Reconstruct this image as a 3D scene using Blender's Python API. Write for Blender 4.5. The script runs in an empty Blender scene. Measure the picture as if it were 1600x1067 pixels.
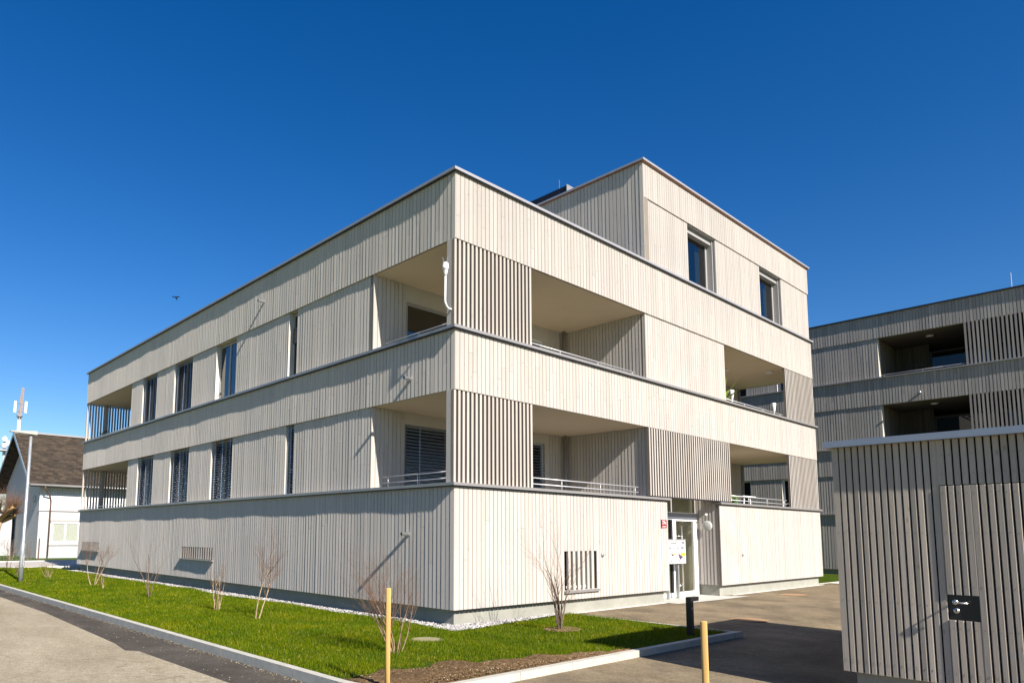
import bpy, math, random
import numpy as np
from mathutils import Vector, Matrix
R_ = math.radians
scene = bpy.context.scene
C = bpy.data.collections.new("place"); scene.collection.children.link(C)

# ------------------------------------------------------------------ camera
cam_d = bpy.data.cameras.new("camera"); cam = bpy.data.objects.new("camera", cam_d); C.objects.link(cam)
cr = Vector((0.74268119, -0.66961321, 0.00654241))
cf = Vector((0.66486123, 0.73850603, 0.11210879)).normalized()
cu = cr.cross(cf).normalized()
M = Matrix((( cr.x, cu.x, -cf.x, -8.6939), (cr.y, cu.y, -cf.y, -9.2344), (cr.z, cu.z, -cf.z, 1.6477), (0, 0, 0, 1)))
cam.matrix_world = M
cam_d.sensor_width = 36; cam_d.lens = 1088.35 / 1600 * 36
cam_d.shift_x = (800 - 685.5) / 1600; cam_d.shift_y = (711.68 - 533.5) / 1600
cam_d.clip_start = 0.1; cam_d.clip_end = 9000
scene.camera = cam

# ------------------------------------------------------------------ sky and sun
SL = Vector((0.115, 1.0, -0.718)).normalized()          # the way sunlight travels
el = math.asin(-SL.z); rot = math.atan2(-SL.x, -SL.y)
w = bpy.data.worlds.new("World"); scene.world = w; w.use_nodes = True
nt = w.node_tree; nt.nodes.clear()
sky = nt.nodes.new('ShaderNodeTexSky'); sky.sky_type = 'NISHITA'; sky.sun_disc = False
sky.sun_elevation = el; sky.sun_rotation = rot; sky.altitude = 600; sky.air_density = 1.0; sky.dust_density = 0.35; sky.ozone_density = 2.2
hs = nt.nodes.new('ShaderNodeHueSaturation'); hs.inputs['Saturation'].default_value = 1.42; hs.inputs['Hue'].default_value = 0.51; hs.inputs['Value'].default_value = 1.0
bg = nt.nodes.new('ShaderNodeBackground'); bg.inputs['Strength'].default_value = 0.067
wo = nt.nodes.new('ShaderNodeOutputWorld')
nt.links.new(sky.outputs[0], hs.inputs['Color']); nt.links.new(hs.outputs[0], bg.inputs['Color']); nt.links.new(bg.outputs[0], wo.inputs['Surface'])
sd = bpy.data.lights.new("sun", 'SUN'); sd.energy = 5.0; sd.angle = R_(0.53); sd.color = (1.0, 0.935, 0.845)
sun = bpy.data.objects.new("sun", sd); C.objects.link(sun)
sun.rotation_euler = SL.to_track_quat('-Z', 'Y').to_euler(); sun.location = (-20, -60, 50)
vs = scene.view_settings
vs.view_transform = 'Standard'; vs.look = 'None'; vs.gamma = 1.0; vs.exposure = 1.02; vs.use_curve_mapping = False
scene.render.engine = 'CYCLES'
scene.cycles.max_bounces = 8; scene.cycles.diffuse_bounces = 4; scene.cycles.transparent_max_bounces = 12

# ------------------------------------------------------------------ materials
def N(nt, t, **kw):
    n = nt.nodes.new(t)
    for k, v in kw.items():
        if k in n.inputs: n.inputs[k].default_value = v
        else: setattr(n, k, v)
    return n
def mat_base(name, rough=.6, metal=0.0, spec=.4):
    m = bpy.data.materials.new(name); m.use_nodes = True; nt = m.node_tree
    b = nt.nodes['Principled BSDF']; b.inputs['Roughness'].default_value = rough; b.inputs['Metallic'].default_value = metal
    b.inputs['Specular IOR Level'].default_value = spec
    return m, nt, b
def coords(nt, scale=(1, 1, 1)):
    tc = nt.nodes.new('ShaderNodeNewGeometry'); mp = nt.nodes.new('ShaderNodeMapping'); mp.inputs['Scale'].default_value = scale
    nt.links.new(tc.outputs['Position'], mp.inputs['Vector']); return mp.outputs[0]
def noise(nt, vec, scale, detail=4, rough=.55):
    n = nt.nodes.new('ShaderNodeTexNoise'); n.inputs['Scale'].default_value = scale; n.inputs['Detail'].default_value = detail
    n.inputs['Roughness'].default_value = rough; nt.links.new(vec, n.inputs['Vector']); return n.outputs['Fac']
def ramp(nt, fac, stops):
    r = nt.nodes.new('ShaderNodeValToRGB'); e = r.color_ramp.elements
    while len(e) < len(stops): e.new(0.5)
    for i, (p, c) in enumerate(stops): e[i].position = p; e[i].color = (*c, 1)
    nt.links.new(fac, r.inputs[0]); return r.outputs[0]
def mixc(nt, mode, fac, a, b):
    m = nt.nodes.new('ShaderNodeMix'); m.data_type = 'RGBA'; m.blend_type = mode
    for k, v in ((0, fac), (6, a), (7, b)):
        if hasattr(v, 'is_linked') or hasattr(v, 'links'): nt.links.new(v, m.inputs[k])
        else: m.inputs[k].default_value = v if k == 0 else (*v, 1)
    return m.outputs[2]
def bump(nt, b, h, strength, dist):
    n = nt.nodes.new('ShaderNodeBump'); n.inputs['Strength'].default_value = strength; n.inputs['Distance'].default_value = dist
    nt.links.new(h, n.inputs['Height']); nt.links.new(n.outputs[0], b.inputs['Normal'])
def wood(name, dark, light, grain=.5, rough=.75):
    m, nt, b = mat_base(name, rough, 0, .25)
    b.inputs['Diffuse Roughness'].default_value = 0.9
    g = nt.nodes.new('ShaderNodeNewGeometry')
    island = ramp(nt, g.outputs['Random Per Island'], [(0, dark), (.5, tuple((x + y) / 2 for x, y in zip(dark, light))), (1, light)])
    # offset the grain for each board
    mp = nt.nodes.new('ShaderNodeMapping'); mp.inputs['Scale'].default_value = (26, 26, 1.1)
    add = nt.nodes.new('ShaderNodeVectorMath'); add.operation = 'MULTIPLY_ADD'
    comb = nt.nodes.new('ShaderNodeCombineXYZ'); nt.links.new(g.outputs['Random Per Island'], comb.inputs[2])
    nt.links.new(comb.outputs[0], add.inputs[0]); add.inputs[1].default_value = (0, 0, 37); nt.links.new(g.outputs['Position'], add.inputs[2])
    nt.links.new(add.outputs[0], mp.inputs['Vector'])
    gr = noise(nt, mp.outputs[0], 3.0, 6, .65)
    gc = ramp(nt, gr, [(.3, (1 - grain * .45,) * 3), (.62, (1, 1, 1))])
    c = mixc(nt, 'MULTIPLY', 1.0, island, gc)
    # knots: sparse spots
    mk = nt.nodes.new('ShaderNodeMapping'); mk.inputs['Scale'].default_value = (9, 9, 3.2); nt.links.new(add.outputs[0], mk.inputs['Vector'])
    vo = nt.nodes.new('ShaderNodeTexVoronoi'); vo.inputs['Scale'].default_value = 1.0; nt.links.new(mk.outputs[0], vo.inputs['Vector'])
    kc = ramp(nt, vo.outputs['Distance'], [(.05, (.72, .62, .5)), (.12, (1, 1, 1))])
    c = mixc(nt, 'MULTIPLY', .8, c, kc)
    # broad weathering
    wn = noise(nt, coords(nt, (.35, .35, .5)), 1.0, 3)
    wc = ramp(nt, wn, [(.3, (.93, .93, .94)), (.7, (1.03, 1.02, 1.0))])
    c = mixc(nt, 'MULTIPLY', 1.0, c, wc)
    nt.links.new(c, b.inputs['Base Color'])
    bump(nt, b, gr, .25, .004)
    return m
def plain(name, col, rough=.5, metal=0., var=.06, scale=3., bmp=0, spec=.4, dist=.01):
    m, nt, b = mat_base(name, rough, metal, spec)
    n = noise(nt, coords(nt), scale, 6, .6)
    c = ramp(nt, n, [(.3, tuple(x * (1 - var) for x in col)), (.7, tuple(min(1, x * (1 + var)) for x in col))])
    nt.links.new(c, b.inputs['Base Color'])
    if bmp: bump(nt, b, noise(nt, coords(nt), bmp, 5), .5, dist)
    return m
WOOD = wood('pale_stained_spruce', (.475, .435, .395), (.53, .49, .45), .18)
WOODB = wood('grey_stained_spruce', (.33, .302, .28), (.42, .39, .36), .35)
WOODS = wood('shed_stained_spruce', (.43, .375, .305), (.53, .465, .385), .4)
SLAT = wood('slat_spruce', (.45, .405, .36), (.53, .49, .445), .25)
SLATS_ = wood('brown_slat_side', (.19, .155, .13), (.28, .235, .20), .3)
DARKB = plain('batten_space', (.20, .17, .14), .9)
DARKS = plain('black_membrane', (.012, .010, .009), .9)
CONC = plain('plinth_concrete', (.275, .272, .235), .85, 0, .12, 2.2, 40)
COPE = plain('grey_sheet_metal', (.30, .285, .275), .42, .35, .05)
COPEL = plain('pale_sheet_metal', (.42, .40, .395), .38, .4, .05)
COPEB = plain('blue_grey_sheet_metal', (.28, .31, .37), .4, .3, .05)
COPPER = plain('rust_brown_flashing', (.26, .10, .05), .6)
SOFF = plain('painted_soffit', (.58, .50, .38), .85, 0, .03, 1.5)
SOFFB = plain('shade_toned_soffit', (.12, .105, .085), .9, 0, .03, 1.5)  # balcony shade of the rear block is put into this colour
WOODD = wood('shade_toned_recess_boards', (.10, .085, .065), (.15, .13, .10), .4)  # recess shade painted into the rear block's balcony boards
RENDERW = plain('smooth_wall_panel', (.50, .465, .41), .8, 0, .03)
WHITE = plain('white_lacquer', (.80, .80, .79), .35, 0, .02)
FRAME = plain('window_frame_grey', (.31, .295, .28), .5, 0, .03)
FRAMEW = plain('window_frame_white', (.72, .71, .69), .45, 0, .03)
BLIND = plain('blind_aluminium', (.34, .40, .52), .3, .6, .06)
BLACK = plain('black_lacquer', (.012, .012, .014), .35)
DARKM = plain('dark_metal', (.045, .045, .05), .4, .5)
STEEL = plain('brushed_steel', (.62, .61, .60), .28, .9, .04)
GALV = plain('galvanised_steel', (.42, .44, .46), .45, .6, .15, 9)
RAIL = plain('railing_paint', (.50, .49, .50), .35, .3, .02)
ROOM = plain('room_plaster', (.25, .24, .22), .9)
FLOORC = plain('balcony_floor', (.52, .45, .33), .85)
CURT = plain('curtain_cloth', (.46, .46, .44), .9, 0, .08, 8)
REDS = plain('maroon_enamel', (.22, .012, .016), .35)
YEL = plain('yellow_print', (.85, .62, .03), .5)
PURP = plain('purple_print', (.10, .04, .09), .5)
GREYP = plain('grey_print', (.08, .08, .08), .6)
PLAS = plain('white_plaster', (.46, .445, .44), .85, 0, .05, 3)
ROOFT = None
SOILM = None

def glass_mat(name, tint=(.45, .48, .45), ior=1.55):
    m = bpy.data.materials.new(name); m.use_nodes = True; nt = m.node_tree; nt.nodes.clear()
    o = nt.nodes.new('ShaderNodeOutputMaterial'); mx = nt.nodes.new('ShaderNodeMixShader')
    fr = nt.nodes.new('ShaderNodeFresnel'); fr.inputs['IOR'].default_value = ior
    t = nt.nodes.new('ShaderNodeBsdfTransparent'); t.inputs[0].default_value = (*tint, 1)
    g = nt.nodes.new('ShaderNodeBsdfGlossy'); g.inputs['Roughness'].default_value = .015; g.inputs[0].default_value = (.95, .97, 1, 1)
    ge = nt.nodes.new('ShaderNodeNewGeometry'); sb = nt.nodes.new('ShaderNodeMath'); sb.operation = 'SUBTRACT'; sb.inputs[0].default_value = 1; nt.links.new(ge.outputs['Backfacing'], sb.inputs[1])
    ml = nt.nodes.new('ShaderNodeMath'); ml.operation = 'MULTIPLY'; nt.links.new(fr.outputs[0], ml.inputs[0]); nt.links.new(sb.outputs[0], ml.inputs[1])
    nt.links.new(ml.outputs[0], mx.inputs[0]); nt.links.new(t.outputs[0], mx.inputs[1]); nt.links.new(g.outputs[0], mx.inputs[2]); nt.links.new(mx.outputs[0], o.inputs[0])
    return m
GLASS = glass_mat('window_glass'); GLASSD = glass_mat('coated_window_glass', (.40, .43, .38), 1.9)
GLASSC = glass_mat('clear_door_glass', (.92, .93, .90), 1.5)

# ------------------------------------------------------------------ mesh builder
class MB:
    def __init__(s): s.v = []; s.f = []; s.m = []
    def quad(s, a, b, c, d, mi=0):
        n = len(s.v); s.v += [a, b, c, d]; s.f.append((n, n + 1, n + 2, n + 3)); s.m.append(mi)
    def box(s, x0, x1, y0, y1, z0, z1, mi=0):
        x0, x1 = min(x0, x1), max(x0, x1); y0, y1 = min(y0, y1), max(y0, y1); z0, z1 = min(z0, z1), max(z0, z1)
        n = len(s.v)
        s.v += [(x0, y0, z0), (x1, y0, z0), (x1, y1, z0), (x0, y1, z0), (x0, y0, z1), (x1, y0, z1), (x1, y1, z1), (x0, y1, z1)]
        for f in ((0, 3, 2, 1), (4, 5, 6, 7), (0, 1, 5, 4), (1, 2, 6, 5), (2, 3, 7, 6), (3, 0, 4, 7)):
            s.f.append(tuple(n + i for i in f)); s.m.append(mi)
        return s
    def prism(s, pts, z0, z1, mi=0):
        n = len(s.v); k = len(pts)
        s.v += [(p[0], p[1], z0) for p in pts] + [(p[0], p[1], z1) for p in pts]
        for i in range(k): s.f.append((n + i, n + (i + 1) % k, n + k + (i + 1) % k, n + k + i)); s.m.append(mi)
        s.f.append(tuple(n + k - 1 - i for i in range(k))); s.m.append(mi); s.f.append(tuple(n + k + i for i in range(k))); s.m.append(mi)
        return s
    def tube(s, pts, rad, sides=8, mi=0, cap=True):
        pts = [Vector(p) for p in pts]; n0 = len(s.v); k = len(pts)
        if not hasattr(rad, '__len__'): rad = [rad] * k
        up = None
        for i, p in enumerate(pts):
            t = (pts[min(i + 1, k - 1)] - pts[max(i - 1, 0)])
            if t.length < 1e-9: t = Vector((0, 0, 1))
            t.normalize()
            if up is None: up = Vector((1, 0, 0)) if abs(t.x) < .8 else Vector((0, 1, 0))
            a = (up - t * up.dot(t)).normalized(); b = t.cross(a); up = a
            for j in range(sides):
                an = 2 * math.pi * j / sides; q = p + (a * math.cos(an) + b * math.sin(an)) * rad[i]; s.v.append(tuple(q))
        for i in range(k - 1):
            for j in range(sides):
                a0 = n0 + i * sides + j; a1 = n0 + i * sides + (j + 1) % sides
                s.f.append((a0, a1, a1 + sides, a0 + sides)); s.m.append(mi)
        if cap:
            s.f.append(tuple(n0 + sides - 1 - j for j in range(sides))); s.m.append(mi)
            s.f.append(tuple(n0 + (k - 1) * sides + j for j in range(sides))); s.m.append(mi)
        return s
    def cyl(s, p, q, r, sides=16, mi=0): return s.tube([p, q], r, sides, mi)
    def build(s, name, mats, parent=None, smooth=False):
        me = bpy.data.meshes.new(name); me.from_pydata(s.v, [], s.f)
        if not isinstance(mats, (list, tuple)): mats = [mats]
        for m in mats: me.materials.append(m)
        if len(mats) > 1: me.polygons.foreach_set('material_index', s.m)
        if smooth: me.polygons.foreach_set('use_smooth', [True] * len(s.f))
        me.update()
        o = bpy.data.objects.new(name, me); C.objects.link(o)
        if parent: o.parent = parent
        return o
def tag(o, label=None, cat=None, group=None, kind=None):
    if label: o['label'] = label
    if cat: o['category'] = cat
    if group: o['group'] = group
    if kind: o['kind'] = kind
    return o
def empty(name, label, cat, loc=(0, 0, 0), rz=0, group=None):
    o = bpy.data.objects.new(name, None); C.objects.link(o); o.location = loc; o.rotation_euler = (0, 0, rz); o.empty_display_size = .2
    return tag(o, label, cat, group)

rng = random.Random(7)
def board(mb, axis, c, n, a0, a1, z0, z1, th, ch, off, tilt, mi):
    # one vertical board: cross-section with chamfered front edges, extruded upwards
    o0 = c + n * (off + tilt); o1 = c + n * (off - tilt); i_ = c - n * th
    prof = [(a0, i_), (a0, o0 - n * ch), (a0 + ch, o0), (a1 - ch, o1), (a1, o1 - n * ch), (a1, i_)]
    k = len(mb.v)
    P = (lambda a, d, z: (d, a, z)) if axis == 'x' else (lambda a, d, z: (a, d, z))
    for z in (z0, z1): mb.v += [P(a, d, z) for a, d in prof]
    for j in range(5): mb.f.append((k + j, k + j + 1, k + 7 + j, k + 6 + j)); mb.m.append(mi)
    mb.f.append(tuple(k + 5 - j for j in range(6))); mb.m.append(mi); mb.f.append(tuple(k + 6 + j for j in range(6))); mb.m.append(mi)
def clad(mb, axis, c, n, a0, a1, z0, z1, sp=.115, gap=.010, th=.024, ch=.006, r=.0013, back=.09, jz=.0):
    cnt = max(1, round((a1 - a0) / sp)); s = (a1 - a0) / cnt
    # walls of long boards are never quite true: a slow waviness of a few millimetres
    wav = (lambda q: .0034 * math.sin(q * 1.5 + z1) + .0020 * math.sin(q * 3.7 + z1 * 2)) if (axis == 'x' and n < 0 and s > .09) else (lambda q: 0)
    for i in range(cnt):
        b0 = a0 + i * s + gap / 2; b1 = a0 + (i + 1) * s - gap / 2
        if i == 0: b0 = a0
        if i == cnt - 1: b1 = a1
        off_ = rng.uniform(-r, r) - .006 * (axis == 'x' and n < 0 and s > .09) + wav(b0); tl_ = rng.uniform(-r, r) - (.0018 if axis == 'x' and n < 0 and s > .09 else 0)
        if s > .09 and z1 - z0 > 1.1 and rng.random() < .3:      # two lengths butted end to end
            zj = z0 + (z1 - z0) * rng.uniform(.2, .8)
            board(mb, axis, c, n, b0, b1, z0, zj - .002, th, ch, off_, tl_, 0); board(mb, axis, c, n, b0, b1, zj + .002, z1, th, ch, off_ + rng.uniform(-.001, .001), tl_, 0)
        else: board(mb, axis, c, n, b0, b1, z0, z1, th, ch, off_, tl_, 0)
    if back:
        e = .004
        if axis == 'x': mb.box(c - n * (th + .003), c - n * (th + back), a0 + e, a1 - e, z0 + e, z1 - e, 1)
        else: mb.box(a0 + e, a1 - e, c - n * (th + .003), c - n * (th + back), z0 + e, z1 - e, 1)
def slats(mb, axis, c, n, a0, a1, z0, z1, sp=.1165, w_=.056, dep=.07):
    cnt = round((a1 - a0 - w_) / sp); s = (a1 - a0 - w_) / cnt
    for i in range(cnt + 1):
        b = a0 + i * s
        if axis == 'x': mb.box(c, c - n * dep, b, b + w_, z0, z1)
        else: mb.box(b, b + w_, c, c - n * dep, z0, z1)
        # the side faces take a browner material than the front
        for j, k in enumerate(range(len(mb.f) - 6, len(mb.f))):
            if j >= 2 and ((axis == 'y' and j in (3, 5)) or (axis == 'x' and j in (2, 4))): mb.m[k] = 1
def coping(mb, rects, z0, z1):
    for r in rects: mb.box(r[0], r[1], r[2], r[3], z0, z1)

def bx(axis, c, n, a0, a1, d0, d1):
    "rect (x0,x1,y0,y1) for a piece running a0..a1 along the wall, depths d0..d1 inwards from plane c"
    if axis == 'x': return (c - n * d0, c - n * d1, a0, a1)
    return (a0, a1, c - n * d0, c - n * d1)
def window(par, axis, c, n, a0, a1, z0, z1, blind=0., mull=(), frame=None, glass=None, fw=.07, depth=.05, curtain=None, sp=.074, tilt=.5, cd=-.16):
    """c = plane of the frame's outer face; blind = fraction of the height covered from above"""
    f = MB(); frame = frame or FRAME
    for q0, q1 in ((a0, a0 + fw), (a1 - fw, a1)): f.box(*bx(axis, c, n, q0, q1, 0, depth), z0, z1)
    for q0, q1 in ((z0, z0 + fw), (z1 - fw, z1)): f.box(*bx(axis, c, n, a0 + fw, a1 - fw, .001, depth), q0, q1)
    for m in mull: f.box(*bx(axis, c, n, m - .045, m + .045, .002, depth), z0 + fw, z1 - fw)
    wo = f.build('window', frame, par)
    MB().box(*bx(axis, c, n, a0 + fw, a1 - fw, .022, .03), z0 + fw, z1 - fw).build('pane', glass or GLASS, wo)
    if blind > 0:
        b = MB(); zb = z1 - blind * (z1 - z0); wd = .036
        P = (lambda a, d, z: (c + n * d, a, z)) if axis == 'x' else (lambda a, d, z: (a, c + n * d, z))
        z = z1 - .05
        while z > zb + .02:
            dy = wd * math.cos(tilt); dz = wd * math.sin(tilt)
            pr = [(.05 + dy, z - dz), (.05 + dy * .35, z - dz * .05), (.05 - dy, z + dz)]
            for (d0, q0), (d1, q1) in zip(pr, pr[1:]):
                b.quad(P(a0 + .02, d0, q0), P(a1 - .02, d0, q0), P(a1 - .02, d1, q1), P(a0 + .02, d1, q1))
                b.quad(P(a0 + .02, d0 - .002, q0 - .001), P(a0 + .02, d1 - .002, q1 - .001), P(a1 - .02, d1 - .002, q1 - .001), P(a1 - .02, d0 - .002, q0 - .001))
            z -= sp
        b.box(*bx(axis, c, n, a0 + .01, a1 - .01, -.085, -.015), zb - .015, zb + .012)
        for q in [a0 + .15 * (a1 - a0), a1 - .15 * (a1 - a0), (a0 + a1) / 2]:
            b.box(*bx(axis, c, n, q - .006, q + .006, -.1, -.092), zb, z1)
        b.build('blind', BLIND, wo)
    if curtain:
        cu_ = MB()
        for (q0, q1) in curtain:
            k = max(6, int((q1 - q0) / .03)); prev = None
            for i in range(k + 1):
                a = q0 + (q1 - q0) * i / k; d = cd + (.025 if cd < -.1 else .008) * (math.sin(i * 1.9) + .4 * math.sin(i * .7))
                P = (c + n * d, a) if axis == 'x' else (a, c + n * d)
                if prev: cu_.quad((*prev, z0 + .05), (*P, z0 + .05), (*P, z1 - .05), (*prev, z1 - .05))
                prev = P
        cu_.build('curtain', CURT, wo)
    return wo
def railing(par, axis, c, a0, a1, zs, posts, zb, r=.0125):
    m = MB(); P = (lambda a, z: (c, a, z)) if axis == 'x' else (lambda a, z: (a, c, z))
    for z in zs: m.cyl(P(a0, z), P(a1, z), r, 8)
    for p in posts:
        m.cyl(P(p, zb), P(p, max(zs)), .009, 6)
    return m.build('railing', RAIL, par, True)

# ------------------------------------------------------------------ main building
Z = dict(zc=.297, z1=2.595, b1=4.33, z2=5.542, b2=7.25, z3=8.637, a1=10.36, z4=11.385)
L, W, XA, D = 23.6, 17.6, 6.68, 2.6
A = empty('apartment_building', 'pale timber-clad apartment building with corner balconies and a set-back top storey, filling the middle', 'apartment building')
def band(par, z0, z1, x0, x1, y0, y1, name, wd=WOOD, sides='xyXY', sp=.115, back=.2):
    m = MB()
    if 'x' in sides: clad(m, 'x', x0, -1, y0 + .001, y1, z0, z1, sp, back=back)
    if 'y' in sides: clad(m, 'y', y0, -1, x0 + .026, x1, z0, z1, sp, back=back)
    if 'X' in sides: clad(m, 'x', x1, 1, y0 + .026, y1, z0, z1, sp, back=back)
    if 'Y' in sides: clad(m, 'y', y1, 1, x0 + .026, x1 - .026, z0, z1, sp, back=back)
    return m.build(name, [wd, DARKB], par)
def capring(par, x0, x1, y0, y1, z, mat, o=.07, h=.055, wd=.34, matd=None):
    m = MB(); ring(m, x0, x1, y0, y1, z - h, z, o, wd)
    m.build('coping', mat, par)
    d = MB(); ring(d, x0, x1, y0, y1, z - h - .022, z - h - .001, o - .026, .03)
    d.build('drip_edge', matd or BLACK, par)
def ring(mb, x0, x1, y0, y1, z0, z1, o, wd):
    X0, X1, Y0, Y1 = x0 - o, x1 + o, y0 - o, y1 + o
    mb.box(X0, X0 + wd, Y0, Y1, z0, z1); mb.box(X1 - wd, X1, Y0, Y1, z0, z1)
    mb.box(X0 + wd, X1 - wd, Y0, Y0 + wd, z0, z1); mb.box(X0 + wd, X1 - wd, Y1 - wd, Y1, z0, z1)
# parapet bands
band(A, Z['b1'], Z['z2'] - .056, 0, W, 0, L, 'balcony_parapet', back=.04)
band(A, Z['b2'], Z['z3'] - .056, 0, W, 0, L, 'roof_parapet', back=.04)
for z0_, z1_ in ((Z['b1'] + .31, Z['z2'] - .06), (Z['b2'] + .42, Z['z3'] - .06)):
    m = MB(); ring(m, 0, W, 0, L, z0_, z1_, -.07, .2); m.build('parapet_core', RENDERW, A)
capring(A, 0, W, 0, L, Z['z2'], COPE, matd=DARKM)
capring(A, 0, W, 0, L, Z['z3'], COPEL, o=.07, matd=DARKM)
# ground floor walls, open at the entrance (x 7.41..10.19)
g = MB(); zt = Z['z1'] - .056
def fill(mb, axis, c, n, a0, a1, holes, z0, z1):
    # cladding with rectangular holes (a,b,za,zb)
    cur = a0
    for (ha, hb, za, zb) in sorted(holes):
        clad(mb, axis, c, n, cur, ha, z0, z1)
        clad(mb, axis, c, n, ha, hb, z0, za); clad(mb, axis, c, n, ha, hb, zb, z1)
        cur = hb
    clad(mb, axis, c, n, cur, a1, z0, z1)
VL = [(10.04, 12.39, .87, 1.22), (20.66, 23.03, .90, 1.24)]
fill(g, 'x', 0, -1, .001, L, VL, Z['zc'], zt)
fill(g, 'y', 0, -1, .026, 7.41, [(3.2, 4.36, .49, 1.31)], Z['zc'], zt)
clad(g, 'y', 0, -1, 10.19, W, Z['zc'], zt); clad(g, 'x', W, 1, .026, L, Z['zc'], zt); clad(g, 'y', L, 1, .026, W - .026, Z['zc'], zt)
clad(g, 'x', 10.19, -1, .026, .73, Z['zc'], Z['b1'], .1, back=.03)
clad(g, 'x', 7.41, 1, .026, .73, Z['zc'], zt, .1, back=.03)
g.build('ground_floor_wall', [WOOD, DARKB], A)
c_ = MB()
for r in ((-.07, .30, -.07, L + .07), (.30, 7.44, -.07, .30), (10.16, W - .3, -.07, .30), (W - .30, W + .07, -.07, L + .07), (.30, W - .3, L - .3, L + .07)):
    c_.box(*r, Z['z1'] - .055, Z['z1'])
c_.build('coping', COPE, A)
c_ = MB()
for r in ((-.045, .01, -.045, L + .045), (.012, 7.43, -.045, .01), (10.17, W, -.045, .01)): c_.box(*r, Z['z1'] - .077, Z['z1'] - .057)
c_.build('drip_edge', DARKM, A)
p = MB()
p.box(.12, .40, .12, L - .12, -.4, .305); p.box(.40, 7.33, .12, .40, -.4, .305); p.box(10.26, W - .4, .12, .40, -.4, .305)
p.box(W - .40, W - .12, .12, L - .12, -.4, .305); p.box(.40, W - .4, L - .4, L - .12, -.4, .305)
p.box(10.26, 10.6, .40, .74, -.4, .305); p.box(7.05, 7.33, .40, .74, -.4, .305)
p.build('plinth', CONC, A)
# vents
for (a, b, za, zb) in VL:
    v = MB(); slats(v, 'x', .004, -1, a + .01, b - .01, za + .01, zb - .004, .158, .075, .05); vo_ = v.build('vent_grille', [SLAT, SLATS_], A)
    MB().box(-.055, .02, a - .03, b + .03, za - .03, za).build('sill', COPEL, vo_)
    MB().box(.055, .11, a - .05, b + .05, za - .05, zb + .05).build('vent_back', DARKM, vo_)
v = MB()
for i in range(6):
    x = 3.2 + 1.16 * (i + 1) / 7 + .012; v.box(x - .042, x + .042, .003, .05, .492, 1.309)
vo_ = v.build('vent_grille', SLAT, A)
MB().box(3.17, 4.40, -.05, .2, .435, .485).build('sill', COPE, vo_)
window(A, 'y', .28, -1, 3.18, 4.38, .50, 1.34, frame=FRAMEW, fw=.05)
# cores: slabs, inner walls
s_ = MB()
s_.box(.07, W - .07, .07, L - .07, Z['b1'] + .006, Z['b1'] + .30); s_.build('ceiling', SOFF, A)
s_ = MB(); s_.box(.07, W - .07, .07, L - .07, Z['b2'] + .006, Z['b2'] + .40); s_.build('ceiling', SOFF, A)
s_ = MB()
s_.box(.13, 7.35, .13, L - .13, 1.45, 1.72); s_.box(10.22, W - .13, .13, L - .13, 1.45, 1.72); s_.box(7.35, 10.22, 2.61, L - .13, 1.45, 1.72)
s_.box(.13, W - .13, .13, L - .13, Z['b1'] + .302, Z['b1'] + .35)
s_.build('balcony_floor', FLOORC, A)
def bw(*a, mats=None, par=None, **k):
    m = MB(); clad(m, *a, **k); return m.build('balcony_wall', mats or [WOOD, DARKB], par or A)
def rv(par, *r): return MB().box(*r).build('window_reveal', RENDERW, par)
STO = [(1.72, Z['z1'], Z['b1']), (Z['b1'] + .35, Z['z2'], Z['b2'])]
LOWW = [(5.77, 6.23), (9.15, 10.60), (12.20, 13.78), (15.25, 16.86)]
UPW = [(5.77, 6.24), (9.13, 10.51), (12.22, 13.74), (15.28, 16.72)]
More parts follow.
